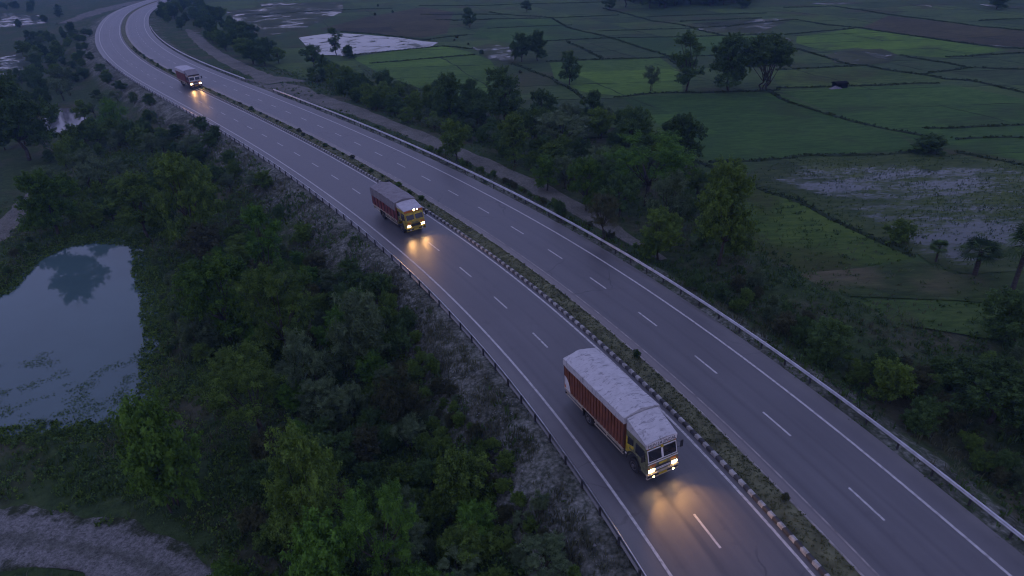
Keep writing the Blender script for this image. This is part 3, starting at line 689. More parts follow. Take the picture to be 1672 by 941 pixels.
def leafmesh(name, c, d, size, aspect, clump_tone, up=.5, jit=.9):
    n = len(c); nn = d * .7 + [0, 0, up] + RNG.normal(size=(n, 3)) * jit * .6; nn /= np.linalg.norm(nn, axis=1)[:, None] + 1e-9
    t = np.cross(nn, RNG.normal(size=(n, 3))); t /= np.linalg.norm(t, axis=1)[:, None] + 1e-9; b = np.cross(nn, t)
    s = (size * RNG.uniform(.6, 1.3, n))[:, None]
    V = np.stack([c - t * s * .5, c + b * s * .5 * aspect + nn * s * .08, c + t * s * .5, c - b * s * .5 * aspect + nn * s * .08], 1).reshape(-1, 3)
    F = np.arange(n)[:, None] * 4 + np.arange(4)
    tone = np.clip(clump_tone * .6 + RNG.random(n) * .45, 0, 1)
    return mesh_np(name, V, F, 4, tone)

def free(P, r=.6):
    """keep points off tracks"""
    ok = np.ones(len(P), bool)
    cell = {}
    for q in TRP: cell.setdefault((int(q[0] // 1.0), int(q[1] // 1.0)), 1)
    keys = np.floor(P[:, :2] / 1.0).astype(int)
    return np.array([(a, b) not in cell for a, b in keys])
def region(n, x0, x1, y0, y1):
    return np.column_stack([RNG.uniform(x0, x1, n), RNG.uniform(y0, y1, n)])
def cull(P):
    z = -2.5 - CH
    fw = P[:, 1] * math.cos(TH) - z * math.sin(TH); up = P[:, 1] * math.sin(TH) + z * math.cos(TH)
    return (fw > 5) & (np.abs(P[:, 0] / fw) < .95) & (np.abs(up / fw) < .62)
def prep(P, keep):
    P = P[keep]; return np.column_stack([P, terrain(P[:, 0], P[:, 1])])
def pond_ok(P, margin=.2):
    ok = np.ones(len(P), bool)
    for q in LEFT_PONDS: ok &= sdpoly(P[:, 0], P[:, 1], q) > margin
    return ok

# left side, near to far
P = region(150000, -75, 26, 14, 130); P = P[cull(P)]; S1, O1 = road_so(P[:, 0], P[:, 1]); D = np.hypot(P[:, 0], P[:, 1])
n1 = fbm(P[:, 0], P[:, 1], 4.5, 11); ok = (O1 < -10.6) & pond_ok(P) & free(P)
dens = np.where(O1 > -16, sstep(.33, .52, n1) * .9 + .12, .45 + .55 * sstep(.35, .6, n1)) * np.clip(42 / D, .25, 1)
keep = ok & (RNG.random(len(P)) < dens * .75)
Pk = prep(P, keep); kind = fbm(Pk[:, 0], Pk[:, 1], 7, 21) + RNG.normal(size=len(Pk)) * .06
So_, Oo_ = road_so(Pk[:, 0], Pk[:, 1]); kind = kind + np.where(Oo_ > -16.5, .12, -.03)
hh = RNG.uniform(.25, .6, len(Pk)) * np.where(Oo_ > -16, .5 + .7 * vnoise(Pk[:, 0], Pk[:, 1], 3, 51), 1.1)
a = kind < .55
tufts('wild_grass', Pk[a], hh[a], M['weed'], 5, .045, .2, 'green weeds and grass between the bushes on the pond side')
tufts('dry_grass', Pk[~a], hh[~a] * 1.1, M['drygrass'], 6, .03, .22, 'dry brown grass tufts on the gravel slope below the guardrail')
pl = Pk[(Oo_ < -14.5) & (RNG.random(len(Pk)) < .5)]
leafy('leafy_weeds', pl, RNG.uniform(.25, .6, len(pl)), TONES['mid'][1], 16, .2, 'leafy low weeds covering the ground between the shrubs')
pl = Pk[(RNG.random(len(Pk)) < .12) & (Oo_ < -13)]
leafy('creepers', pl, RNG.uniform(.3, .8, len(pl)), TONES['dark'][1], 22, .22, 'dark ground creepers under the shrubs on the slope')
# loose stones on the gravel slope
P = region(45000, -60, 26, 14, 130); P = P[cull(P)]; S1, O1 = road_so(P[:, 0], P[:, 1])
keep = (O1 < -10.4) & (O1 > -17) & (fbm(P[:, 0], P[:, 1], 3, 31) > .47) & (RNG.random(len(P)) < .9 * (1 - sstep(12, 17, -O1)) + .1)
Pr = prep(P, keep)
ico = np.array([(1, 0, 0), (-1, 0, 0), (0, 1, 0), (0, -1, 0), (0, 0, 1), (0, 0, -.4)], float); icf = np.array([(0, 2, 4), (2, 1, 4), (1, 3, 4), (3, 0, 4), (2, 0, 5), (1, 2, 5), (3, 1, 5), (0, 3, 5)])
k = len(Pr); V = (Pr[:, None, :] + ico[None] * RNG.uniform(.6, 1.4, (k, 6, 3)) * (RNG.pareto(3, k) * .04 + .035).clip(0, .2)[:, None, None] * [1, 1, .7]).reshape(-1, 3)
F = (np.arange(k)[:, None, None] * 6 + icf[None]).reshape(-1, 3)
tag(link('loose_stones', mesh_np('loose_stones', V, F, 3), None, [M['rock']]), 'loose grey stones littering the slope below the guardrail', 'stones', kind='stuff')

# right verge scrub
P = region(150000, -110, 60, 18, 190); P = P[cull(P)]; S1, O1 = road_so(P[:, 0], P[:, 1]); D = np.hypot(P[:, 0], P[:, 1])
n1 = fbm(P[:, 0], P[:, 1], 5, 13); ok = (O1 > 9.15) & (O1 < 46) & free(P)
dens = np.where(O1 < 9.75, .55, np.where(O1 < 28, .3 + .7 * sstep(.35, .55, n1), .5 * (1 - sstep(30, 46, O1)))) * np.clip(50 / D, .25, 1)
keep = ok & (RNG.random(len(P)) < dens * .8)
Pk = prep(P, keep); So_, Oo_ = road_so(Pk[:, 0], Pk[:, 1]); kind = fbm(Pk[:, 0], Pk[:, 1], 7, 23) + RNG.normal(size=len(Pk)) * .06 + np.where(Oo_ < 13, .06, -.04)
hh = RNG.uniform(.25, .6, len(Pk)) * np.where(Oo_ < 9.8, .35, 1.0); a = kind < .57
tufts('verge_grass', Pk[a], hh[a], M['weed'], 5, .045, .2, 'green weeds and grass behind the field side guardrail')
tufts('dry_verge_grass', Pk[~a], hh[~a], M['drygrass'], 5, .03, .2, 'dry grass along the field side guardrail')
pl = Pk[a & (RNG.random(len(Pk)) < .3) & (Oo_ > 11)]
leafy('verge_weeds', pl, RNG.uniform(.3, .8, len(pl)), TONES['dark'][1], 18, .22, 'low leafy scrub behind the field side guardrail')
# median turf
s_ = RNG.uniform(30, 330, 15000); s_ = s_[RNG.random(len(s_)) < np.clip(70 / np.maximum(s_ - 50, 1), .2, 1)]; o_ = RNG.uniform(-.8, .58, len(s_))
q = np.array([rp(a_, b_) for a_, b_ in zip(s_, o_)]); Pm = np.column_stack([q, np.full(len(q), .1)])
tufts('median_grass', Pm, RNG.uniform(.05, .15, len(Pm)), M['turf'], 5, .03, .12, 'short rough grass growing on the highway median')
# grass on the bunds
Pb = BP[RNG.integers(0, len(BP), 9000)] + RNG.normal(size=(9000, 2)) * .3; Pb = np.column_stack([Pb, np.full(len(Pb), RZ + .1)])
tufts('bund_grass', Pb, RNG.uniform(.1, .32, len(Pb)), M['bundgrass'], 5, .07, .25, 'dark rough grass growing along the field bunds')
# plants standing in the flooded paddy, grass in the pasture
FP = gp([(1215, 285), (1290, 262), (1440, 256), (1500, 250), (1565, 254), (1680, 276), (1900, 310), (1900, 470), (1672, 440), (1560, 446), (1500, 418), (1435, 390), (1380, 362), (1320, 330), (1250, 306)], RZ)
P = region(30000, 20, 120, 40, 110); P = P[inpoly(P[:, 0], P[:, 1], FP) & cull(P)]; P = P[RNG.random(len(P)) < .25 + .6 * sstep(.4, .6, fbm(P[:, 0], P[:, 1], 8, 41))]
tufts('paddy_stubble', np.column_stack([P, np.full(len(P), RZ + .05)]), RNG.uniform(.12, .32, len(P)), M['weed'], 4, .025, .14, 'weed stubble standing in the flooded paddy')
# pond weeds, and a leafy shoreline
P = region(60000, *[f(p[k] for p in POND_LEFT) + e for k, (f, e) in ((0, (min, -4)), (0, (max, 4)), (1, (min, -4)), (1, (max, 4)))]); d = sdpoly(P[:, 0], P[:, 1], POND_LEFT)
sh = (np.abs(d) < 1.0 + vnoise(P[:, 0], P[:, 1], 3, 3)) & (d > -1.1) & (RNG.random(len(P)) < .5)
Ps = prep(P, sh); Ps[:, 2] = np.maximum(Ps[:, 2], WL); leafy('shore_weeds', Ps, RNG.uniform(.15, .42, len(Ps)), TONES['mid'][1], 10, .2, 'leafy weeds fringing the shore of the large pond')
pw = np.array([proj(x, y, WL) for x, y in P]); nn = fbm(P[:, 0], P[:, 1], 1.8, 19)
fl = (d < -.3) & (nn > .66 - .17 * sstep(590, 700, pw[:, 1])) & (pw[:, 1] > 575) & (RNG.random(len(P)) < .36)
Pf = np.column_stack([P[fl], np.full(fl.sum(), WL + .015)])
c = np.repeat(Pf, 4, 0) + np.column_stack([RNG.normal(size=(len(Pf) * 4, 2)) * .22, RNG.uniform(0, .04, len(Pf) * 4)])
tag(link('pond_weed', leafmesh('pond_weed', c, np.tile([0, 0, 1.0], (len(c), 1)), np.full(len(c), .14), .6, RNG.random(len(c)), 2.0, .25), None, [TONES['dark'][1]]), 'floating weed scattered over the near end of the large pond', 'pond weed', kind='stuff')

# ------------------------------------------------------------------ trees
def crown_mesh(name, lobes, leaf=.26, aspect=.5, per=46, clumps=22, cr=.42, shell=(.55, 1.0), up=.5):
    """lobes: (x, y, z, rx, rz). Leaf clumps sit on and inside each lobe."""
    C = []; D_ = []; T_ = []
    for x, y, z, rx, rz in lobes:
        k = int(clumps * rx * rx * 1.1 + 4); d = RNG.normal(size=(k, 3)); d[:, 2] = d[:, 2] * .8 + .25; d /= np.linalg.norm(d, axis=1)[:, None]
        rr = RNG.uniform(*shell, k)[:, None]; cc = np.array([x, y, z]) + d * rr * [rx, rx, rz]
        tn = RNG.random(k)
        for q, dd, t_ in zip(cc, d, tn):
            m_ = int(per * RNG.uniform(.5, 1.4)); g = dd + RNG.normal(size=3) * .45 + [0, 0, .35]; g /= np.linalg.norm(g)
            u_ = RNG.uniform(0, 1, m_)[:, None]; ln = cr * RNG.uniform(1.1, 2.6)
            off = g * (u_ - .35) * ln + RNG.normal(size=(m_, 3)) * cr * .42 * (1.1 - .75 * u_) * [1, 1, .75]
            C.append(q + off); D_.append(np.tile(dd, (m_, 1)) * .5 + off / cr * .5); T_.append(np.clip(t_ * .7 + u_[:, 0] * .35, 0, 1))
    C = np.concatenate(C); D_ = np.concatenate(D_); T_ = np.concatenate(T_)
    C[:, 2] = np.maximum(C[:, 2], .08)
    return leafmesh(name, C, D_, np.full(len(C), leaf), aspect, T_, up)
def trunk_mesh(name, lobes, h0, r, stems=1):
    b = MB()
    for k in range(stems):
        x0, y0 = (RNG.normal(size=2) * .12 * (stems > 1)); p = Vector((x0, y0, -.3)); mid = Vector((x0 + RNG.normal() * .15, y0 + RNG.normal() * .15, h0 * .55)); top = Vector((x0 * 2 + RNG.normal() * .2, y0 * 2 + RNG.normal() * .2, h0))
        b.tube(p, mid, r, r * .8, 8); b.tube(mid, top, r * .8, r * .62, 8)
        for x, y, z, rx, rz in lobes[k::stems]:
            q = Vector((x, y, z)); m2 = top.lerp(q, .5) + Vector((RNG.normal() * .12, RNG.normal() * .12, .15))
            b.tube(top, m2, r * .45, r * .3, 6); b.tube(m2, q + Vector((0, 0, rz * .3)), r * .3, r * .08, 6)
    o = b.build(name, M['bark'], None, smooth=True); me = o.data; bpy.data.objects.remove(o); return me
PROTO = {}
def lob(n, R, z0, z1, r, spread=1.0):
    out = []
    for k in range(n):
        a = 2 * math.pi * (k + RNG.uniform(-.3, .3)) / n * 2.4; u = RNG.uniform(0, 1); z = z0 + (z1 - z0) * (k + .5) / n
        prof = math.sqrt(max(.05, 1 - ((z - (z0 * .55 + z1 * .45)) / (z1 - z0) * 1.6) ** 2)); rad = R * prof * RNG.uniform(.35, 1.18) * spread
        s = r * RNG.uniform(.55, 1.25); out.append((rad * math.cos(a), rad * math.sin(a), z, s, s * .8))
    return out
# nominal sizes: height 6, crown width about 5 (tree) / height 3, width 3.4 (shrub)
for v in range(4):
    lb = lob(13, 1.75, 1.3, 5.1, .95) + [(0, 0, 4.9, 1.0, .9)]
    PROTO['broadleaf_tree', v] = ('crown', crown_mesh('crown', lb, .165, .5, 78, 24, .38), 'trunk', trunk_mesh('trunk', lb, 1.4, .15), 6.0, 5.2)
    lb = lob(14, 2.3, 1.0, 4.3, .9) + [(.5, 0, 4.4, .9, .8)]
    PROTO['spreading_tree', v] = ('crown', crown_mesh('crown', lb, .16, .45, 74, 24, .4), 'trunk', trunk_mesh('trunk', lb, .8, .12, 2), 5.2, 6.4)
    lb = lob(12, 1.15, .9, 5.6, .68) + [(0, 0, 5.4, .5, .6)]
    PROTO['upright_tree', v] = ('crown', crown_mesh('crown', lb, .16, .5, 66, 30, .32), 'trunk', trunk_mesh('trunk', lb, 1.1, .12), 6.0, 3.6)
    lb = lob(11, 1.9, 2.2, 5.4, .82)
    PROTO['feathery_tree', v] = ('crown', crown_mesh('crown', lb, .15, .32, 92, 24, .44, (.3, 1.0), .9), 'trunk', trunk_mesh('trunk', lb, 1.7, .12, 2), 6.0, 5.4)
    lb = lob(10, 1.05, .45, 2.25, .68) + [(0, 0, 2.25, .65, .6)]
    PROTO['shrub', v] = ('foliage', crown_mesh('foliage', lb, .125, .5, 80, 42, .27), 'stems', trunk_mesh('stems', lb, .5, .05, 3), 3.0, 3.6)
    lb = lob(10, 1.15, .5, 2.4, .55)
    PROTO['spiky_shrub', v] = ('foliage', crown_mesh('foliage', lb, .2, .16, 90, 40, .3, (.3, 1.0), -.1), 'stems', trunk_mesh('stems', lb, .5, .045, 4), 3.0, 3.6)
lb = [(RNG.uniform(.3, 1) * 3.2 * math.cos(a_), RNG.uniform(.3, 1) * 3.0 * math.sin(a_), 3.9 + RNG.uniform(-.9, 1.1), 1.15, .5) for a_ in np.linspace(0, 6.28, 22)] + [(0, 0, 5.4, 1.3, .5), (1.2, .4, 5.2, 1.2, .5), (-1.1, .5, 5.0, 1.2, .5)]
PROTO['umbrella_tree', 0] = ('crown', crown_mesh('crown', lb, .2, .5, 60, 20, .4, (.5, 1), .8), 'trunk', trunk_mesh('trunk', lb, .9, .11, 4), 6.0, 8.4)
def palm_proto():
    V = []; F = []; T_ = []
    for k in range(34):
        az = RNG.uniform(0, 6.283); el = RNG.uniform(-.5, 1.25); d = Vector((math.cos(az) * math.cos(el), math.sin(az) * math.cos(el), math.sin(el)))
        c = Vector((0, 0, 3.3)); hub = c + d * RNG.uniform(.7, 1.0); side = d.orthogonal().normalized(); side = (Vector((0, 0, 1)).cross(d)).normalized(); upv = d.cross(side)
        n_ = 13; tn = RNG.random()
        for i_ in range(n_):
            a_ = (i_ / (n_ - 1) - .5) * 3.6; r_ = RNG.uniform(.75, 1.0); ld = (d * math.cos(a_) + side * math.sin(a_)).normalized(); tip = hub + ld * r_ + Vector((0, 0, -.22 * r_)); sd = ld.cross(upv).normalized() * .055; m_ = hub + ld * r_ * .55
            b_ = len(V); V += [hub, m_ + sd, tip, m_ - sd]; F.append((b_, b_ + 1, b_ + 2, b_ + 3)); T_.append(tn)
        b_ = len(V); V += [c - upv * .02, c + upv * .02, hub + upv * .02, hub - upv * .02]; F.append((b_, b_ + 1, b_ + 2, b_ + 3)); T_.append(.2)
    me = mesh_np('crown', np.array([tuple(v) for v in V]), np.array(F), 4, T_)
    b = MB(); b.tube((0, 0, -.3), (.03, 0, 1.2), .2, .16, 10); b.tube((.03, 0, 1.2), (0, 0, 3.35), .16, .17, 10)
    for k in range(9): b.tube((0, 0, .4 + k * .3), (0, 0, .47 + k * .3), .185, .175, 10)
    o = b.build('trunk', M['bark']); m2 = o.data; bpy.data.objects.remove(o)
    return ('crown', me, 'trunk', m2, 4.8, 3.6)
PROTO['palm_tree', 0] = palm_proto()
for key, pr in PROTO.items():
    pr[1].materials.append(TONES['mid'][1])
CATS = {'broadleaf_tree': 'tree', 'spreading_tree': 'tree', 'upright_tree': 'tree', 'feathery_tree': 'tree', 'umbrella_tree': 'tree', 'palm_tree': 'palm', 'shrub': 'shrub', 'spiky_shrub': 'shrub'}
nplants = [0]
def plant(kind, loc, h, w, tone, label, group=None):
    v = nplants[0] % 4 if (kind, 1) in PROTO else 0; nplants[0] += 1
    cn, cm, tn, tm, H0, W0 = PROTO[kind, v]
    r = empty(kind, loc, RNG.uniform(0, 6.283)); r.scale = (w / W0, w / W0, h / H0)
    c = link(cn, cm, r); c.material_slots[0].link = 'OBJECT'; c.material_slots[0].material = TONES[tone][1]
    link(tn, tm, r)
    tag(r, label, CATS[kind], group); return r
TAKEN = []
def px_plant(kind, bx, by, hp, wp, tone, label, group=None):
    x, y, z = hit(bx, by); a_ = proj(x, y, z); b_ = proj(x, y, z + 1); s = math.hypot(a_[0] - b_[0], a_[1] - b_[1])
    dpt = y * math.cos(TH) - (z - CH) * math.sin(TH)
    h = hp / s; w_ = wp / (FPX / dpt)
    TAKEN.append((x, y, w_ * .36)); return plant(kind, (x, y, z), h, w_, tone, label, group)

NOTABLE = [
    # field side, standing alone
    ('broadleaf_tree', 767, 46, 34, 28, 'dark', 'small dark lone tree among the far plots, above the rice field beside the pond'),
    ('broadleaf_tree', 860, 20, 20, 20, 'dark', 'tiny far tree on a bund near the top of the picture'),
    ('broadleaf_tree', 852, 102, 50, 40, 'dark', 'dark round tree beside its twin at the wet patch, the one nearer the pond'),
    ('broadleaf_tree', 878, 100, 50, 38, 'dark', 'dark round tree touching its twin on the left, on the long bund'),
    ('broadleaf_tree', 930, 140, 55, 44, 'dark', 'dark lone round tree in the green field below the pair of trees'),
    ('feathery_tree', 1065, 150, 42, 36, 'grey', 'thin pale small tree on the thick bund beside a tall tree'),
    ('upright_tree', 1119, 151, 98, 62, 'dark', 'tall upright dark tree on the thick bund in the fields'),
    ('broadleaf_tree', 1190, 149, 92, 78, 'dark', 'large dark dense tree on the thick bund beside the umbrella tree'),
    ('umbrella_tree', 1247, 147, 88, 112, 'dark', 'wide flat topped umbrella tree with several stems on the bund'),
    ('broadleaf_tree', 995, 18, 22, 24, 'dark', 'small dark tree at the near end of the far wood'),
    ('broadleaf_tree', 1212, 14, 22, 30, 'dark', 'small dark tree at the far wood end nearest the umbrella tree'),
    ('broadleaf_tree', 1628, 16, 26, 34, 'dark', 'dark far tree near the top corner above the ploughed field'),
    ('upright_tree', 550, 90, 44, 30, 'dark', 'slender dark tree standing in front of the bright field pond'),
    ('shrub', 570, 96, 24, 30, 'dark', 'dark bush at the foot of the slender tree by the field pond'),
    ('shrub', 1462, 400, 44, 54, 'mid', 'rounded green bush on the bund corner beside the flooded paddy'),
    ('shrub', 1518, 250, 32, 76, 'dark', 'wide low dark bush on the bund at the back of the flooded paddy'),
    ('palm_tree', 1527, 430, 40, 36, 'dark', 'smallest fan palm at the edge of the flooded paddy'),
    ('palm_tree', 1590, 452, 62, 78, 'dark', 'squat broad fan palm in front of the flooded paddy'),
    ('palm_tree', 1652, 476, 112, 76, 'dark', 'tallest fan palm with bare trunk beside the flooded paddy'),
    # the belt beside the service track
    ('broadleaf_tree', 735, 205, 84, 62, 'dark', 'dark tall tree at the far side of the belt beside the rice field'),
    ('broadleaf_tree', 824, 205, 92, 80, 'dark', 'broad dark tree in the middle of the belt, tallest against the green field'),
    ('broadleaf_tree', 886, 205, 60, 50, 'dark', 'dark round tree at the belt edge under the lone field tree'),
    ('broadleaf_tree', 745, 264, 70, 50, 'mid', 'green tree with visible trunk beside the service track'),
    ('broadleaf_tree', 842, 266, 80, 60, 'mid', 'green bushy tree in the belt next to the service track bend'),
    ('broadleaf_tree', 893, 312, 58, 54, 'yellow', 'small yellowish green tree at the near edge of the belt by the service track'),
    ('broadleaf_tree', 957, 344, 88, 66, 'yellow', 'taller yellowish green tree in the belt beside the service track'),
    ('feathery_tree', 1050, 335, 112, 150, 'bright', 'broad bright green crown standing out in the belt'),
    ('broadleaf_tree', 1112, 285, 96, 74, 'dark', 'dark tree at the field corner behind the bright green crown'),
    ('broadleaf_tree', 967, 205, 56, 44, 'dark', 'dark tree at the tip of the belt below the diagonal bund'),
    ('broadleaf_tree', 1032, 250, 76, 66, 'dark', 'dark tree behind the bright green crown in the belt'),
    ('feathery_tree', 920, 255, 70, 100, 'grey', 'greyish open crowned tree in the centre of the belt'),
    ('broadleaf_tree', 1172, 432, 160, 112, 'mid', 'big dense green tree at the near end of the belt'),
    ('feathery_tree', 1090, 395, 110, 80, 'grey', 'greyish tree between the bright crown and the big dense tree'),
    ('broadleaf_tree', 1075, 425, 84, 74, 'mid', 'green tree below the greyish tree at the near edge of the belt'),
    ('shrub', 1055, 425, 40, 52, 'mid', 'compact green bush where the service track ends'),
    ('feathery_tree', 985, 395, 80, 66, 'olive', 'brownish sparse tree beside the end of the service track'),
    ('shrub', 913, 356, 30, 26, 'dark', 'dark small bush between guardrail and service track'),
    # lower field side
    ('broadleaf_tree', 1612, 690, 100, 150, 'dark', 'big spreading dark green tree in the scrub near the picture edge'),
    ('shrub', 1650, 560, 90, 110, 'dark', 'large dark bush behind the big spreading tree near the picture edge'),
    ('shrub', 1450, 660, 70, 95, 'mid', 'green bush on the scrubby slope below the field'),
    ('shrub', 1345, 590, 70, 90, 'dark', 'dark bush halfway down the scrubby slope'),
    ('shrub', 1500, 705, 60, 80, 'dark', 'low dark bush nearest the guardrail on the scrubby slope'),
    # pond side
    ('broadleaf_tree', 48, 262, 146, 116, 'dark', 'big dark tree above the dirt path at the picture edge'),
    ('broadleaf_tree', 95, 386, 110, 98, 'yellow', 'yellowish green tree on the bank at the far end of the large pond'),
    ('broadleaf_tree', 243, 388, 104, 92, 'mid', 'round green tree behind the pond near the trail'),
    ('broadleaf_tree', 325, 408, 158, 104, 'mid', 'tall green tree beside the trail behind the pond'),
    ('shrub', 335, 425, 62, 80, 'olive', 'brownish bush at the foot of the tall green tree'),
    ('feathery_tree', 192, 222, 64, 54, 'bright', 'pale feathery tree in the woods beyond the pond'),
    ('upright_tree', 447, 470, 130, 74, 'bright', 'bright green slender tree close to the gravel slope'),
    ('broadleaf_tree', 378, 555, 140, 126, 'yellow', 'yellow green spreading tree beside the trail east of the pond'),
    ('feathery_tree', 480, 600, 160, 128, 'mid', 'leafy green tree in the thicket between trail and gravel slope'),
    ('spiky_shrub', 600, 610, 130, 134, 'grey', 'large greyish shrub at the edge of the gravel slope'),
    ('spiky_shrub', 520, 650, 110, 110, 'grey', 'greyish shrub left of the large greyish shrub'),
    ('shrub', 655, 580, 50, 56, 'dark', 'dark small bush touching the large greyish shrub on the slope'),
    ('shrub', 615, 620, 50, 60, 'bright', 'small bright green bush in front of the large greyish shrub'),
    ('shrub', 278, 836, 175, 160, 'yellow', 'big rounded yellowish green bush at the near corner of the large pond'),
    ('feathery_tree', 430, 720, 140, 140, 'mid', 'green spreading tree between trail and thicket, above the near thicket'),
    ('spreading_tree', 515, 900, 175, 165, 'mid', 'large leafy green tree in the near thicket'),
    ('feathery_tree', 640, 960, 150, 132, 'bright', 'bright leafy tree at the bottom of the near thicket'),
    ('shrub', 545, 985, 140, 150, 'bright', 'bright green bush at the bottom edge of the picture'),
    ('shrub', 760, 830, 90, 120, 'mid', 'green bush on the slope between thicket and gravel'),
    ('spiky_shrub', 660, 700, 90, 110, 'olive', 'brown dry shrub with upright twigs on the slope'),
    ('shrub', 385, 975, 60, 90, 'yellow', 'low yellowish bush at the bottom beside the gravel track'),
]
for n_ in NOTABLE: px_plant(*n_)

def belt(poly, n, spacing, kinds, hr, wr, zone, seed, ratio=.85):
    """fill a patch of the plan with individual plants, kept apart"""
    rg = np.random.default_rng(seed); W_ = [hit(*p)[:2] for p in poly]
    x0, x1 = min(p[0] for p in W_), max(p[0] for p in W_); y0, y1 = min(p[1] for p in W_), max(p[1] for p in W_); made = 0
    for _ in range(n * 40):
        if made >= n: break
        x, y = rg.uniform(x0, x1), rg.uniform(y0, y1)
        if not inpoly(np.array([x]), np.array([y]), W_)[0]: continue
        kind, tone = kinds[rg.integers(len(kinds))]; h = rg.uniform(*hr); w_ = h * rg.uniform(*wr); r_ = w_ * .36
        if any((x - a_) ** 2 + (y - b_) ** 2 < ((r_ + c_) * spacing) ** 2 for a_, b_, c_ in TAKEN): continue
        if not pond_ok(np.array([[x, y]]), .6)[0] or not free(np.array([[x, y]]))[0]: continue
        _, o = road_so(x, y)
        if abs(o[0]) < 11.5 and zone != 'median': continue
        if -20 < o[0] < 0: h = min(h, 2.6); w_ = min(w_, 3.4); r_ = w_ * .36
        TAKEN.append((x, y, r_)); made += 1
        nm = {'broadleaf_tree': 'leafy tree', 'upright_tree': 'slim tree', 'spreading_tree': 'spreading tree', 'feathery_tree': 'open crowned tree', 'shrub': 'round shrub', 'spiky_shrub': 'twiggy shrub'}[kind]
        plant(kind, (x, y, tz(x, y)), h, w_, tone, f'{TONES[tone][0]} {nm} {zone}', f'{TONES[tone][0]} {nm}s {zone}')
T, B, Fe, Up, Sp, Sd = 'broadleaf_tree', 'shrub', 'feathery_tree', 'upright_tree', 'spiky_shrub', 'spreading_tree'
belt([(430, 1080), (415, 800), (440, 690), (390, 640), (330, 600), (320, 480), (335, 420), (370, 380), (440, 400), (560, 450), (630, 480), (670, 540), (640, 640), (700, 730), (790, 810), (870, 890), (930, 1000), (960, 1080)], 150, .6,
     [(T, 'mid'), (B, 'bright'), (Sd, 'bright'), (Sp, 'grey'), (Fe, 'grey'), (Sd, 'dark'), (B, 'dark'), (B, 'mid'), (Sd, 'mid'), (B, 'olive')], (1.4, 3.8), (.95, 1.3), 'in the thicket on the slope between pond and guardrail', 1)
belt([(560, 440), (650, 480), (720, 620), (830, 760), (920, 880), (960, 1000), (870, 960), (760, 820), (690, 720), (650, 620), (660, 540), (600, 470)], 60, .85, [(Sp, 'olive'), (B, 'mid'), (Sp, 'grey'), (B, 'mid'), (B, 'mid')], (.6, 1.6), (1.0, 1.6), 'low on the open gravel slope', 2)
belt([(60, 240), (150, 195), (230, 180), (330, 205), (400, 270), (470, 330), (500, 400), (400, 420), (300, 392), (240, 388), (170, 388), (110, 385), (70, 330)], 72, .68, [(T, 'dark'), (Sd, 'mid'), (B, 'dark'), (Fe, 'grey'), (B, 'mid'), (T, 'mid')], (2.2, 5.5), (.85, 1.15), 'in the wood beyond the large pond', 3)
belt([(-60, 240), (-40, 130), (40, 75), (120, 45), (150, 60), (158, 95), (190, 135), (270, 185), (330, 215), (230, 180), (140, 200), (80, 180), (40, 250)], 120, .58, [(T, 'dark'), (Sd, 'dark'), (Sd, 'dark'), (T, 'mid'), (Fe, 'grey')], (2.5, 5.8), (.8, 1.1), 'in the far wood outside the bend', 4)
belt([(-40, 75), (0, 48), (60, 44), (110, 28), (90, 10), (-40, 10)], 14, 1.0, [(T, 'dark'), (B, 'dark')], (3, 6), (.9, 1.2), 'around the wet ground in the far corner', 5)
belt([(230, 480), (245, 400), (300, 400), (310, 470), (300, 560), (240, 640)], 14, 1.0, [(B, 'mid'), (B, 'dark'), (Sp, 'grey')], (.5, 1.1), (1.1, 1.5), 'low beside the trail east of the pond', 6)
belt([(-60, 470), (-10, 430), (60, 380), (100, 400), (50, 425), (0, 475)], 10, 1.0, [(B, 'dark'), (B, 'olive')], (.5, 1.2), (1.1, 1.5), 'low on the far bank of the pond', 7)
# field side belt
belt([(490, 132), (525, 108), (640, 148), (720, 162), (800, 178), (900, 200), (990, 205), (1115, 255), (1145, 280), (1195, 340), (1230, 430), (1160, 455), (1070, 440), (1000, 375), (930, 325), (860, 280), (760, 238), (640, 185), (550, 155)], 110, .62,
     [(T, 'dark'), (Sd, 'dark'), (T, 'mid'), (B, 'dark'), (Sd, 'mid'), (Fe, 'grey')], (2.2, 5.6), (.9, 1.2), 'in the tree belt between service track and fields', 11)
belt([(255, 30), (262, 2), (300, -10), (340, 10), (400, 62), (500, 100), (520, 112), (480, 126), (440, 118), (390, 108), (330, 80), (305, 55), (285, 40)], 90, .6, [(T, 'dark'), (Sd, 'dark'), (Sd, 'dark'), (T, 'mid')], (3, 6.5), (.9, 1.2), 'in the dark wood inside the bend by the far pond', 12)
belt([(1080, 470), (1240, 470), (1330, 530), (1430, 600), (1540, 620), (1700, 560), (1760, 800), (1680, 830), (1560, 745), (1400, 630), (1250, 530), (1130, 480)], 60, .75, [(B, 'dark'), (Sd, 'mid'), (B, 'olive'), (Sp, 'grey'), (Sd, 'dark')], (.9, 2.4), (1.0, 1.4), 'in the scrub below the field side guardrail', 13)
belt([(700, 235), (980, 372), (1060, 440), (1150, 500), (1400, 680), (1672, 870), (1690, 900), (1672, 905), (1240, 600), (1000, 430), (800, 300), (690, 245)], 34, .9, [(B, 'dark'), (B, 'mid'), (Sp, 'olive'), (B, 'olive')], (.5, 1.2), (.9, 1.4), 'low right behind the field side guardrail', 14)
belt([(1005, 16), (1030, 0), (1100, -14), (1215, -16), (1228, 10), (1150, 13), (1080, 14)], 56, .5, [(T, 'dark')], (8, 12), (.9, 1.2), 'in the far wood on the plain', 15)
belt([(640, 0), (700, 60), (820, 60), (1000, 190), (960, 200), (800, 110), (740, 80), (690, 70), (600, 20)], 9, 1.0, [(B, 'dark'), (B, 'olive')], (.7, 1.5), (1.1, 1.6), 'along the plots near the field pond', 16)
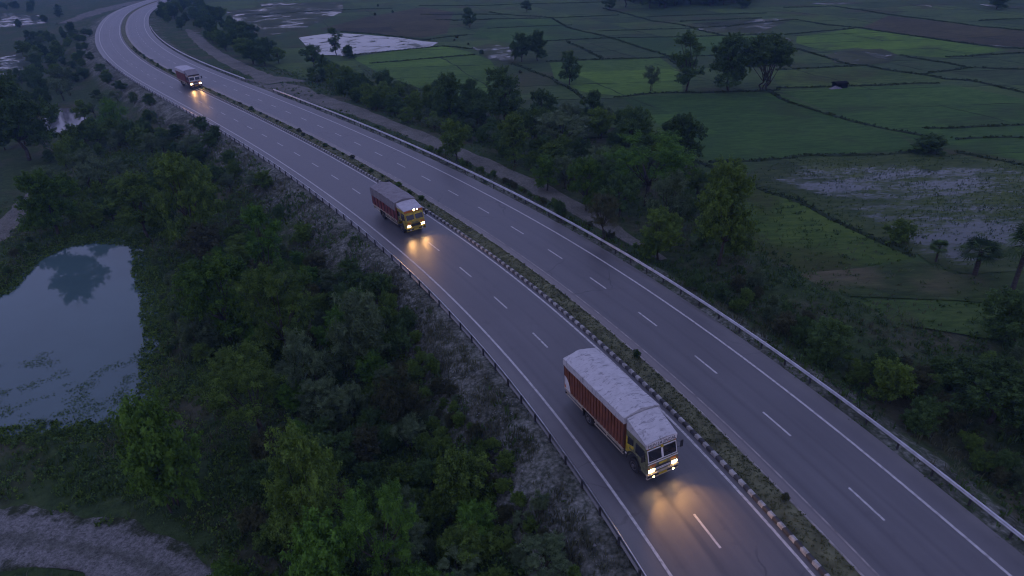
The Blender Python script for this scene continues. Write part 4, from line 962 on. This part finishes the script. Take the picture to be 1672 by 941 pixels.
for k in range(46):  # shrubs along the track, drawn with the small spreading tree form
    s = sa + 4 + (sb - sa - 12) * RNG.random(); q = rp(s, RNG.uniform(19.3, 22.5)); h = RNG.uniform(1.6, 3.4); tn = RNG.choice(['dark', 'mid', 'mid', 'olive'])
    if any((q[0] - a_) ** 2 + (q[1] - b_) ** 2 < (c_ + h * .3) ** 2 for a_, b_, c_ in TAKEN): continue
    TAKEN.append((q[0], q[1], h * .4)); plant(Sd, (q[0], q[1], tz(*q)), h, h * RNG.uniform(1.1, 1.5), tn, f'low {TONES[tn][0]} shrub lining the service track', f'low {TONES[tn][0]} shrubs lining the service track')
# median shrubs
def med(px, py, h, tone, label, group=None):
    s, o = road_so(*at(px, py, .1)); o = max(-.55, min(.4, float(o[0]))); q = rp(float(s[0]), o)
    plant('shrub', (q[0], q[1], .08), h, h * 1.05, tone, label, group)
med(1040, 584, .75, 'dark', 'single dark bush on the median beside the nearest truck')
med(1296, 812, .6, 'olive', 'small brownish bush on the median at the worn kerb nearest the camera')
for k in range(60):
    s = s_of(700, 345) + k * 3.2 + RNG.uniform(-1.1, 1.1); q = rp(s, RNG.uniform(-.45, .3)); h = RNG.uniform(.25, .75)
    plant('shrub', (q[0], q[1], .08), h, h * RNG.uniform(1.2, 2.2), RNG.choice(['dark', 'dark', 'mid', 'olive']), 'small shrub in the far row along the median beyond the middle truck', 'shrubs along the far median')

# ------------------------------------------------------------------ field shelter
x, y = at(1370, 143, RZ); sh = empty('field_shelter', (x, y, RZ), .1); sh.scale = (.72, .72, .55); tag(sh, 'small dark tarpaulin shelter with a pale sheet standing in the green field', 'shelter')
tarp = plain('black tarpaulin', (.006, .0065, .008), .9, spec=.1); sheetm = plain('pale sheet', (.17, .165, .18), .8)
b = MB(); b.prism([(-1.5, 1.5), (-1.2, 1.9), (0, 2.25), (1.2, 1.95), (1.55, 1.45), (1.5, 1.4), (1.2, 1.85), (0, 2.15), (-1.2, 1.8), (-1.45, 1.42)], -1.7, 1.9); b.build('roof', tarp, sh)
b = MB(); b.hexa([(-1.5, 1.0, .1), (1.7, 1.0, .1), (1.7, 1.06, .1), (-1.5, 1.06, .1), (-1.5, 1.1, 1.75), (1.7, 1.1, 1.75), (1.7, 1.16, 1.75), (-1.5, 1.16, 1.75)]); b.box(1.66, 1.7, -1.1, 1.0, 0, 1.75); b.hexa([(-.2, -1.2, 0), (1.7, -1.2, 0), (1.7, -1.15, 0), (-.2, -1.15, 0), (-.2, -1.2, 1.7), (1.7, -1.2, 1.7), (1.7, -1.15, 1.7), (-.2, -1.15, 1.7)]); b.build('wall', tarp, sh)
for px_, py_ in ((-1.6, -1.2), (1.8, -1.2), (-1.6, 1.1), (1.8, 1.1)): MB().tube((px_, py_, 0), (px_, py_, 1.75), .05, .04).build('post', M['bark'], sh)
b = MB(); V = []
for i_ in range(9):
    for j_ in range(5): V.append((-3.4 + i_ * .42, -1.9 + j_ * .35, .12 + .75 * math.exp(-((i_ - 4.5) / 2.2) ** 2) * (j_ / 4) ** .7 + RNG.uniform(-.05, .05)))
b.add(V, [(i_ * 5 + j_, i_ * 5 + j_ + 1, (i_ + 1) * 5 + j_ + 1, (i_ + 1) * 5 + j_) for i_ in range(8) for j_ in range(4)]); g = b.build('ground_sheet', sheetm, sh); 
sm = g.modifiers.new('t', 'SOLIDIFY'); sm.thickness = .03

# ------------------------------------------------------------------ trucks
def cloth(name, base, dirt, sc=1.6):
    m, nt, p = mat(name)
    v = nt.nodes.new('ShaderNodeTexCoord').outputs['Object']
    n1 = noise(nt, sc, 6, .7, v); mp = N(nt, 'ShaderNodeMapping'); L(nt, v, mp.inputs[0]); mp.inputs['Scale'].default_value = (1.1, 3.2, 1.5); mp.inputs['Rotation'].default_value = (0, 0, .35)
    n2 = noise(nt, 1.5, 5, .7, mp.outputs[0], 1.0)
    c = mixc(nt, ss(nt, n2, .52, .64), ramp(nt, n1, [(.3, tuple(x * .78 for x in base)), (.65, base)]), dirt)  # dirt streaks, darkened further to paint shade into the wrinkles
    L(nt, c, p.inputs['Base Color']); p.inputs['Roughness'].default_value = .7; p.inputs['Specular IOR Level'].default_value = .3
    mp2 = N(nt, 'ShaderNodeMapping'); L(nt, v, mp2.inputs[0]); mp2.inputs['Scale'].default_value = (.8, 4.5, 1.0); mp2.inputs['Rotation'].default_value = (0, 0, .18)
    fold = noise(nt, 2.2, 4, .6, mp2.outputs[0], 1.6); bump(nt, p, math_(nt, 'ADD', n2, fold), .5, .04); return m
M['tarp_white'] = cloth('white tarpaulin', (.50, .49, .485), (.25, .245, .245))
M['tarp_flat'] = cloth('pale tarpaulin', (.46, .45, .47), (.32, .31, .33))
M['tarp_grey'] = cloth('grey tarpaulin', (.22, .205, .21), (.14, .13, .135), 2.2)
M['rust_body'] = plain('rust red paint', (.165, .055, .027), .55, var=.3, scale=1.5)
M['groove_shade_post'] = plain('groove shade and post paint', (.085, .028, .016), .6, var=.3, scale=1.5)  # darker body paint: groove shade put into the colour; also on corner posts
M['maroon'] = plain('maroon paint', (.16, .035, .03), .55, var=.35, scale=1.6)
M['maroon2'] = plain('old maroon paint', (.15, .045, .042), .6, var=.3, scale=1.6)
M['cab_olive'] = plain('olive cab paint', (.14, .145, .075), .5, var=.5, scale=4)
M['cab_yellow'] = plain('yellow cab paint', (.30, .235, .035), .5, var=.5, scale=4)
M['cab_pale'] = plain('pale cab paint', (.26, .22, .19), .45, var=.3, scale=4)
M['yellow'] = plain('yellow paint', (.42, .32, .03), .5, var=.4, scale=5)
M['orange'] = plain('orange paint', (.42, .12, .02), .5, var=.3, scale=5)
M['white'] = plain('white paint', (.62, .6, .58), .5, var=.18, scale=3)
M['cream'] = plain('cream paint', (.36, .31, .23), .55, var=.25, scale=3)
M['dark'] = plain('dark steel', (.03, .03, .032), .6, .2, .3, 3)
M['tyre'] = plain('tyre rubber', (.018, .018, .019), .85, var=.4, scale=6)
M['rim'] = plain('wheel rim', (.11, .10, .095), .6, .3, .4, 6)
M['glass'] = plain('window glass', (.012, .014, .018), .07, var=.1, spec=.7)
M['chrome'] = plain('bright metal', (.6, .6, .6), .25, .9, .1)
M['ink'] = plain('dark lettering', (.02, .015, .03), .7)
M['lamp'] = emit('lit headlamp', (1, .66, .30), 5)
M['foglamp'] = emit('lit fog lamp', (1, .55, .18), 2.5)
M['toplamp'] = emit('lit roof lamp', (1, .72, .38), 4)
M['sidelamp'] = plain('amber lens', (.45, .12, .01), .3)
M['tail'] = plain('red lens', (.3, .01, .01), .3)

def text(name, s, size, loc, rx, m, parent, sx=1.0, rz=math.pi):
    c = bpy.data.curves.new(name, 'FONT'); c.body = s; c.size = size; c.align_x = 'CENTER'; c.align_y = 'CENTER'; c.extrude = .004
    o = bpy.data.objects.new(name, c); COL.objects.link(o); o.parent = parent; o.location = loc; o.rotation_euler = (rx, 0, rz); o.scale = (sx, 1, 1); c.materials.append(m)
    bpy.context.view_layer.update(); me = bpy.data.meshes.new_from_object(o.evaluated_get(bpy.context.evaluated_depsgraph_get())); mo = link(name, me, parent); mo.location = o.location; mo.rotation_euler = o.rotation_euler; mo.scale = o.scale
    bpy.data.objects.remove(o); return mo

def wheel(root, x, y, r, wd):
    b = MB(); h = wd / 2
    b.lathe_x((x, y, r), [(r * .56, -h), (r * .9, -h), (r * .985, -h * .8), (r, -h * .45), (r, h * .45), (r * .985, h * .8), (r * .9, h), (r * .56, h)])
    t = b.build('wheel', M['tyre'], root, smooth=False)
    s = 1 if x > 0 else -1; b = MB(); xo = x + s * h
    b.lathe_x((xo, y, r), [(r * .58, -.06), (r * .58, .012), (r * .5, .015), (r * .42, -.05), (r * .25, -.02), (r * .2, .07), (r * .05, .08)] if s > 0 else [(r * .58, .06), (r * .58, -.012), (r * .5, -.015), (r * .42, .05), (r * .25, .02), (r * .2, -.07), (r * .05, -.08)])
    b.build('rim', M['rim'], t)
    return t

def cover(root, y0, y1, hw, zs, ze, zr, m, seed, rows=60, wr=.02, gable=True):
    """tarpaulin over the load: skirt bottom zs, eaves ze, ridge zr"""
    ysn = np.linspace(y0, y1, rows); cs = []
    K = 15
    prof = [(-hw - .035, zs), (-hw - .035, (zs * .6 + ze * .4)), (-hw - .02, ze - .012), (-hw + .005, ze)]
    for k in range(1, K): 
        u = -1 + 2 * k / K; prof.append((u * hw, ze + (zr - ze) * (1 - abs(u)) ** .95))
    prof += [(-a_, b_) for a_, b_ in prof[:4]][::-1]
    m_ = len(prof); V = []
    for r_, y in enumerate(ysn):
        for k, (x, z) in enumerate(prof):
            nz = (float(vnoise(x * 3, y * 2.2 + x, .9, seed)) - .5) * wr * 2.2 + (float(vnoise(x + y * .8, y * 3, .5, seed + 4)) - .5) * wr
            if k in (0, m_ - 1): V.append((x, y, z + (float(vnoise(y, x, .8, seed + 2)) - .5) * .09))
            elif k in (1, m_ - 2): V.append((x + math.copysign(abs(nz) * .8, x), y, z))
            else: V.append((x, y, z + nz))
    F = [(r_ * m_ + k, r_ * m_ + k + 1, (r_ + 1) * m_ + k + 1, (r_ + 1) * m_ + k) for r_ in range(rows - 1) for k in range(m_ - 1)]
    F += [tuple(range(m_))[::-1], tuple(range((rows - 1) * m_, rows * m_))] if gable else []
    b = MB(); b.add(V, F); o = b.build('tarpaulin', m, root, smooth=False)
    for p in o.data.polygons: p.use_smooth = len(p.vertices) == 4
    o.data.set_sharp_from_angle(angle=math.radians(38)); return o

def truck(label, front, rear, st, heading=None, group='lorries with lit headlamps coming down the highway'):
    wb = st['wb']; trk = 1.0
    f = np.array(at(*front))
    if heading is None:
        r = np.array(at(*rear)); d = (f - r) / np.hypot(*(f - r))
    else: d = np.array(heading)
    right = np.array([d[1], -d[0]])
    c = f - d * wb * st.get('k', 1) - right * (trk + .12) * st.get('k', 1)
    root = empty('cargo_truck', (c[0], c[1], .004), math.atan2(-d[0], d[1])); tag(root, label, 'truck', group)
    if st.get('k'): root.scale = (st['k'],) * 3
    fa = wb; y0, y1 = st['y0'], st['y1']; fl = 1.12; wt = st['wall']; hw = 1.2
    # running gear
    b = MB(); b.box(-.42, -.3, y0 + .2, fa + 1.1, .72, 1.0); b.box(.3, .42, y0 + .2, fa + 1.1, .72, 1.0); b.box(-.9, .9, -.08, .08, .42, .58); b.box(-.9, .9, fa - .07, fa + .07, .42, .56)
    for y in np.arange(y0 + .3, y1, .8): b.box(-1.1, 1.1, y - .05, y + .05, 1.0, 1.12)
    b.build('chassis', M['dark'], root)
    MB().box(.5, 1.05, 1.2, 2.4, .55, .98).build('fuel_tank', M['dark'], root, .06)
    MB().box(-1.0, -.5, 1.3, 2.0, .55, .95).build('battery_box', M['dark'], root, .03)
    for s in (1, -1):
        wheel(root, s * (trk - .02), fa, .5, .27); wheel(root, s * (trk - .12), 0, .5, .52)
        b = MB()
        for z in (.62, .88): b.tube((s * 1.14, .75, z), (s * 1.14, fa - 1.05, z), .035)
        for y in (.9, 2.2, fa - 1.2): b.box(s * 1.14 - .03, s * 1.14 + .03, y - .03, y + .03, .6, 1.12)
        b.build('side_guard', M['cream'], root)
        b = MB()
        for z in (.66, .9): b.tube((s * 1.14, y0 + .1, z), (s * 1.14, -.72, z), .035)
        for y in (y0 + .3, -.9): b.box(s * 1.14 - .03, s * 1.14 + .03, y - .03, y + .03, .62, 1.12)
        b.build('rear_guard', M['cream'], root)
        MB().box(s * .92 - .26, s * .92 + .26, -.66, -.63, .3, 1.0).build('mud_flap', M['dark'], root)
        MB().box(s * .95 - .13, s * .95 + .13, y0 - .04, y0 - .005, .82, .98).build('tail_lamp', M['tail'], root)
    MB().box(-1.15, 1.15, y0 - .03, y0 + .06, .62, .78).build('rear_bumper', M['dark'], root)
    # load body
    b = MB(); b.box(-hw, hw, y0, y1, fl, wt)
    step = st['rib']
    y = y0 + .1
    while y < y1 - .1:
        for s in (1, -1): b.box(*sorted((s * (hw - .002), s * (hw + .055))), y, y + step * .68, fl + .1, wt - .01)
        y += step
    for x in np.arange(-1.05, 1.06, .3): b.box(x - .09, x + .09, y0 - .035, y0 + .002, fl + .1, wt - .01); b.box(x - .09, x + .09, y1 - .002, y1 + .03, fl + .1, wt - .01)
    body = b.build('cargo_body', st['body'], root)
    body.data.materials.append(st['post'])
    for p in body.data.polygons:
        if p.area > 4: p.material_index = 1
    b = MB()
    for s in (1, -1): b.box(*sorted((s * hw, s * (hw + .05))), y0 - .02, y1 + .02, fl - .02, fl + .1)
    b.build('floor_beam', st['beam'], body)
    for s in (1, -1):
        for y in (y0 - .03, y1 - .05): MB().box(*sorted((s * (hw - .04), s * (hw + .055))), y, y + .1, fl + .1, wt).build('corner_post', st['post'], body)
    tp = cover(root, y0 - .06, y1 + .06, hw + .08, st['skirt'], st['eaves'], st['ridge'], st['tarp'], st['seed'], wr=st['wr'])
    if st.get('ropes'):
        b = MB()
        for y in np.arange(y0 + .6, y1 - .2, 1.15):
            for s in (1, -1): b.tube((s * (hw + .115), y, st['eaves']), (s * (hw + .125), y + .06, fl + .15), .014, n=5)
        b.build('rope', M['dark'], tp)
    if st.get('patch'):
        for s in (1, -1):
            b = MB(); q = [(y0 + .06, fl + .12), (y0 + .06, fl + 1.15), (y0 + .35, fl + 1.1), (y0 + .62, fl + .85), (y0 + .78, fl + .5), (y0 + .84, fl + .12)]
            b.prism(q, *sorted((s * (hw + .057), s * (hw + .065)))); b.build('painted_patch', M['white'], body)
            b = MB(); b.prism([(y0 + .1, fl + .2), (y0 + .1, fl + .5), (y0 + .24, fl + .42), (y0 + .3, fl + .2)], *sorted((s * (hw + .066), s * (hw + .07)))); b.build('painted_mark', M['orange'], body)
    # cab
    cw = 1.12; R0 = fa + st['cabback']; rf = st['roof']
    arch = [(fa + .64 * math.cos(t_), .62 + .78 * math.sin(t_)) for t_ in np.linspace(math.pi, 0, 9)]
    prof = [(R0, .8)] + [(fa - .64, .8)] + arch[1:-1] + [(fa + .64, .72), (fa + 1.3, .68), (fa + 1.37, .95), (fa + 1.36, 1.5), (fa + 1.31, 1.68), (fa + 1.10, 2.52), (fa + 1.06, 2.72), (fa + .95, rf), (R0, rf + .03)]
    b = MB(); b.prism(prof, -cw, cw); cab = b.build('cab', st['cab'], root, .035)
    def fy(z): return fa + 1.31 - (z - 1.68) * .25
    for s in (1, -1):
        xa, xb = sorted((s * .07, s * 1.0)); z0, z1 = 1.76, 2.44
        b = MB(); o_ = .014
        def plate(b, xa, xb, z0, z1, o0, o1):
            b.hexa([(xa, fy(z0) + o0, z0), (xb, fy(z0) + o0, z0), (xb, fy(z0) + o1, z0), (xa, fy(z0) + o1, z0), (xa, fy(z1) + o0, z1), (xb, fy(z1) + o0, z1), (xb, fy(z1) + o1, z1), (xa, fy(z1) + o1, z1)])
        plate(b, xa, xb, z0, z1, -.02, .018); g = b.build('windscreen', M['glass'], cab)
        b = MB(); t_ = .045
        plate(b, xa - t_, xb + t_, z0 - t_, z0, -.01, .03); plate(b, xa - t_, xb + t_, z1, z1 + t_, -.01, .03); plate(b, xa - t_, xa, z0, z1, -.01, .03); plate(b, xb, xb + t_, z0, z1, -.01, .03)
        b.build('frame', st['winframe'], g)
        b = MB(); plate(b, xa + .01, xb - .01, z1 - st['valance'], z1 - .005, .019, .024); b.build('valance', st['valmat'], g)
        xm = (xa + xb) / 2; b = MB(); b.tube((xm - .1, fy(1.72) + .035, 1.72), (xm + .32, fy(2.1) + .035, 2.1), .012, n=5); b.build('wiper', M['dark'], g)
        # side door
        dz0 = 1.0; xo = s * cw
        b = MB(); b.hexa([(xo - .01, fa + .72, dz0), (xo + s * .022, fa + .72, dz0), (xo + s * .022, fa + 1.2, dz0 + .1), (xo - .01, fa + 1.2, dz0 + .1), (xo - .01, fa + .1, 1.62), (xo + s * .022, fa + .1, 1.62), (xo + s * .022, fa + 1.16, 1.62), (xo - .01, fa + 1.16, 1.62)])
        b.box(*sorted((xo - s * .01, xo + s * .02)), R0 + .4, fa + .1, 1.5, 1.62)
        door = b.build('door', st['door'], cab)
        b = MB(); b.prism([(fa + .12, 1.68), (fa + 1.12, 1.68), (fa + .97, 2.42), (fa + .12, 2.42)], *sorted((xo - s * .01, xo + s * .016))); b.build('window', M['glass'], door)
        b = MB(); b.box(*sorted((xo + s * .02, xo + s * .05)), fa + .3, fa + .45, 1.5, 1.54); b.build('handle', M['dark'], door)
        b = MB(); b.prism([(R0 + .04, 1.1), (fa - .5, 1.15), (fa - .15, 1.48), (fa - .05, 1.9), (R0 + .04, 2.3)], *sorted((xo - s * .01, xo + s * .012))); b.build('side_panel', st['accent'], cab)
        b = MB(); b.prism([(R0 + .2, 1.75), (fa - .1, 1.95), (fa - .1, 2.4), (R0 + .2, 2.4)], *sorted((xo + s * .013, xo + s * .018))); b.build('quarter_window', M['glass'], cab)
        # mirror
        b = MB(); b.tube((xo, fa + 1.1, 2.35), (xo + s * .28, fa + 1.22, 2.3), .018, n=6); b.tube((xo, fa + 1.12, 1.9), (xo + s * .28, fa + 1.22, 1.95), .018, n=6)
        mr = b.build('mirror', M['dark'], cab); MB().box(*sorted((xo + s * .2, xo + s * .4)), fa + 1.2, fa + 1.27, 1.9, 2.4).build('mirror_head', M['dark'], mr, .02)
        # lamps
        hx = s * .84; b = MB(); b.box(hx - .24, hx + .24, fa + 1.36, fa + 1.385, .96, 1.22); hb = b.build('headlight', M['chrome'], cab, .01)
        MB().box(hx - .19, hx + .19, fa + 1.384, fa + 1.405, .99, 1.19).build('lens', M['lamp'], hb, .008)
        MB().box(s * 1.02, s * 1.02 + .09 * s, fa + 1.36, fa + 1.39, 1.26, 1.36).build('indicator', M['sidelamp'], cab) if s > 0 else MB().box(-1.11, -1.02, fa + 1.36, fa + 1.39, 1.26, 1.36).build('indicator', M['sidelamp'], cab)
        b = MB(); b.tube((s * .72, fa + 1.43, .66), (s * .72, fa + 1.485, .66), .085, n=16); fo = b.build('fog_lamp', M['chrome'], cab)
        b = MB(); b.tube((s * .72, fa + 1.484, .66), (s * .72, fa + 1.495, .66), .07, n=16); b.build('lens', M['foglamp'] if st['fog'] else M['white'], fo)
        for nm_, loc_, e_, sp_, tilt in (('headlight_beam', (hx, fa + 1.5, 1.1), st['beam_w'], 96, 4),) + ((('fog_beam', (s * .72, fa + 1.55, .66), 6, 84, 24),) if st['fog'] else ()):
            l_ = bpy.data.lights.new(nm_, 'SPOT'); l_.energy = e_; l_.color = (1, .50, .16); l_.spot_size = math.radians(sp_); l_.spot_blend = 1.0; l_.specular_factor = .12; l_.shadow_soft_size = .09
            lo = bpy.data.objects.new(nm_, l_); COL.objects.link(lo); lo.parent = root; lo.location = loc_; lo.rotation_euler = (math.radians(90 - tilt), 0, 0)
    # pillar ornament between the panes
    b = MB(); plate(b, -.035, .035, 1.74, 2.5, -.005, .04); b.build('pillar_trim', st['trim'], cab)
    b = MB(); b.tube((0, fa + 1.14, 2.5), (0, fa + 1.19, 2.5), .1, n=12); b.build('roundel', M['yellow'], cab)
    b = MB(); b.box(-1.1, 1.1, fa + 1.345, fa + 1.368, 1.585, 1.64); b.build('cab_band', st['trim'], cab)
    for x in (-.98, -.5, 0, .5, .98): MB().box(x - .05, x + .05, fa + 1.1, fa + 1.135, 2.55, 2.6).build('marker_light', M['sidelamp'], cab)
    for s in (1, -1):
        b = MB(); b.box(*sorted((s * (cw - .005), s * (cw + .024)))[:2], R0 + .05, fa + 1.2, .98, 1.05) if False else b.box(*sorted((s * (cw - .005), s * (cw + .026))), R0 + .02, fa - .66, .86, .95); b.build('step_trim', st['trim'], cab)
        b = MB(); q = [(fa + .78 * math.cos(a_), .6 + .92 * math.sin(a_)) for a_ in np.linspace(0, math.pi, 10)]; q += [(fa + .68 * math.cos(a_), .6 + .82 * math.sin(a_)) for a_ in np.linspace(math.pi, 0, 10)]
        b.prism(q, *sorted((s * (cw - .005), s * (cw + .03)))); b.build('wheel_arch', M['dark'], cab)
    # grille and bumper
    b = MB(); b.box(-.56, .56, fa + 1.36, fa + 1.378, 1.0, 1.3); gr = b.build('grille', M['dark'], cab)
    b = MB()
    for z in (1.04, 1.13): b.box(-.56, .56, fa + 1.377, fa + 1.4, z, z + .045)
    b.build('grille_bar', st['grillbar'], gr)
    b = MB(); b.box(-.3, .3, fa + 1.36, fa + 1.374, 1.36, 1.5); b.build('badge_panel', st['accent'], cab)
    b = MB(); b.box(-.95, -.55, fa + 1.36, fa + 1.372, 1.34, 1.52); b.build('painted_panel', M['orange'], cab); b = MB(); b.box(.55, .95, fa + 1.36, fa + 1.372, 1.34, 1.52); b.build('painted_panel', M['orange'], cab)
    b = MB(); b.box(-1.16, 1.16, fa + 1.25, fa + 1.44, .76, .9); b.box(-1.16, 1.16, fa + 1.28, fa + 1.43, .5, .6); b.box(-1.1, 1.1, fa + 1.26, fa + 1.40, .59, .77); bp = b.build('bumper', st['bumper'], cab, .02)
    b = MB(); b.box(-1.12, 1.12, fa + 1.4, fa + 1.415, .605, .755); b.build('bumper_recess', M['dark'], bp)
    b = MB(); b.box(-.3, .3, fa + 1.416, fa + 1.43, .58, .74); b.build('number_plate', M['yellow'], bp)
    # sign board above the windscreen
    b = MB(); b.hexa([(-1.1, fa + 1.06, 2.58), (1.1, fa + 1.06, 2.58), (1.1, fa + 1.13, 2.58), (-1.1, fa + 1.13, 2.58), (-1.1, fa + 1.0, rf + .02), (1.1, fa + 1.0, rf + .02), (1.1, fa + 1.07, rf + .02), (-1.1, fa + 1.07, rf + .02)]) if False else b.box(-1.1, 1.1, fa + 1.0, fa + 1.12, 2.6, 2.6 + st['sign'])
    sg = b.build('sign_board', st['signmat'], cab, .01)
    if st.get('words'): text('lettering', st['words'], .36, (0, fa + 1.125, 2.6 + st['sign'] / 2), math.radians(90), M['ink'], sg, .8)
    # roof cover / wind deflector
    zt = st['fair_top']; zf = 2.6 + st['sign'] + .01; bk = R0 + st['fair_back']; fr = fa + 1.1
    nx_, ny_ = 9, 12; V = []
    for j_ in range(ny_):
        v_ = j_ / (ny_ - 1)
        for i_ in range(nx_):
            u_ = -1 + 2 * i_ / (nx_ - 1); x = u_ * (cw + .02); z = zf + (zt - zf) * v_ + st['fair_arch'] * (1 - u_ * u_) + (float(vnoise(x * 4, v_ * 6, 1, st['seed'] + 9)) - .5) * .04
            V.append((x, fr + (bk - fr) * v_, z))
    F = [(j_ * nx_ + i_, j_ * nx_ + i_ + 1, (j_ + 1) * nx_ + i_ + 1, (j_ + 1) * nx_ + i_) for j_ in range(ny_ - 1) for i_ in range(nx_ - 1)]
    k_ = len(V); V2 = []
    for j_ in range(ny_):
        v_ = j_ / (ny_ - 1); y = fr + (bk - fr) * v_; V2 += [(-cw - .02, y, rf - .06), (cw + .02, y, rf - .06)]
    V += V2
    for j_ in range(ny_ - 1):
        F.append((j_ * nx_, (j_ + 1) * nx_, k_ + 2 * (j_ + 1), k_ + 2 * j_)); F.append((j_ * nx_ + nx_ - 1, k_ + 2 * j_ + 1, k_ + 2 * (j_ + 1) + 1, (j_ + 1) * nx_ + nx_ - 1))
    F.append(tuple([j_ for j_ in range((ny_ - 1) * nx_, ny_ * nx_)] + [k_ + 2 * ny_ - 1, k_ + 2 * ny_ - 2])); F.append(tuple(list(range(nx_))[::-1] + [k_, k_ + 1]))
    b = MB(); b.add(V, F); b.build('roof_cover', st['fair'], cab, smooth=False)
    if st.get('toplamps'):
        for x, big in ((-.05, .11), (-.42, .06)):
            b = MB(); b.tube((x, fa + 1.1, zf - .02 + .0), (x, fa + 1.17, zf - .02), big + .03, n=14); t_ = b.build('roof_lamp', M['chrome'], cab)
            b = MB(); b.tube((x, fa + 1.169, zf - .02), (x, fa + 1.18, zf - .02), big, n=14); b.build('lens', M['toplamp'], t_)
    return root

base = dict(wb=5.12, y0=-3.0, y1=4.15, wall=3.3, skirt=3.12, eaves=3.62, ridge=3.92, tarp=M['tarp_white'], body=M['rust_body'], beam=M['cream'], post=M['groove_shade_post'], rib=.34, seed=1, wr=.014, patch=True,
            cab=M['cab_olive'], door=M['cab_olive'], accent=M['yellow'], winframe=M['white'], valance=.06, valmat=M['dark'], trim=M['white'], grillbar=M['white'], bumper=M['cream'], cabback=-.9, roof=2.84,
            sign=.34, signmat=M['white'], words='HUN LA JINDAL', fair=M['tarp_white'], fair_top=3.55, fair_back=.05, k=1.0, fair_arch=.12, fog=True, beam_w=95)
T1 = dict(base)
T2 = dict(base, y0=-2.6, y1=4.15, wall=2.75, skirt=2.35, eaves=3.32, ridge=3.55, tarp=M['tarp_grey'], body=M['maroon'], beam=M['cream'], post=M['dark'], rib=.9, seed=5, wr=.05, patch=False, ropes=True, cab=M['cab_yellow'], door=M['cab_yellow'],
          accent=M['cab_olive'], winframe=M['yellow'], valance=.14, valmat=M['yellow'], trim=M['yellow'], grillbar=M['dark'], bumper=M['cab_yellow'], sign=.2, signmat=M['orange'], words=None, fair=M['tarp_flat'], fair_top=3.2, fair_arch=.08, toplamps=True, fog=False, beam_w=42)
T3 = dict(base, k=1.1, y0=-2.4, y1=4.15, wall=3.2, skirt=2.95, eaves=3.55, ridge=3.66, tarp=M['tarp_flat'], body=M['maroon2'], post=M['maroon2'], rib=.3, seed=8, wr=.015, patch=False, cab=M['cab_pale'], door=M['maroon'], accent=M['maroon'], winframe=M['white'],
          valance=.08, valmat=M['white'], trim=M['white'], bumper=M['maroon'], sign=.2, signmat=M['dark'], words=None, fair=M['tarp_grey'], fair_top=3.5, fair_arch=.05, fog=False, beam_w=42)
truck('nearest truck with ribbed rust red body, white tarpaulin and lettered board above the windscreen', (1033.7, 770.6), (961, 693), T1)
truck('yellow fronted truck with maroon sides, grey tarpaulin and lit roof lamps on the straight', (657.5, 379.9), (628.5, 358.7), T2)
s3, o3 = road_so(*at(307, 143.4)); t3 = _t[int(s3[0])]
truck('farthest truck with pale cab, dark maroon body and flat white top near the bend', (310, 145.5), None, T3, heading=(-t3[0], -t3[1]))
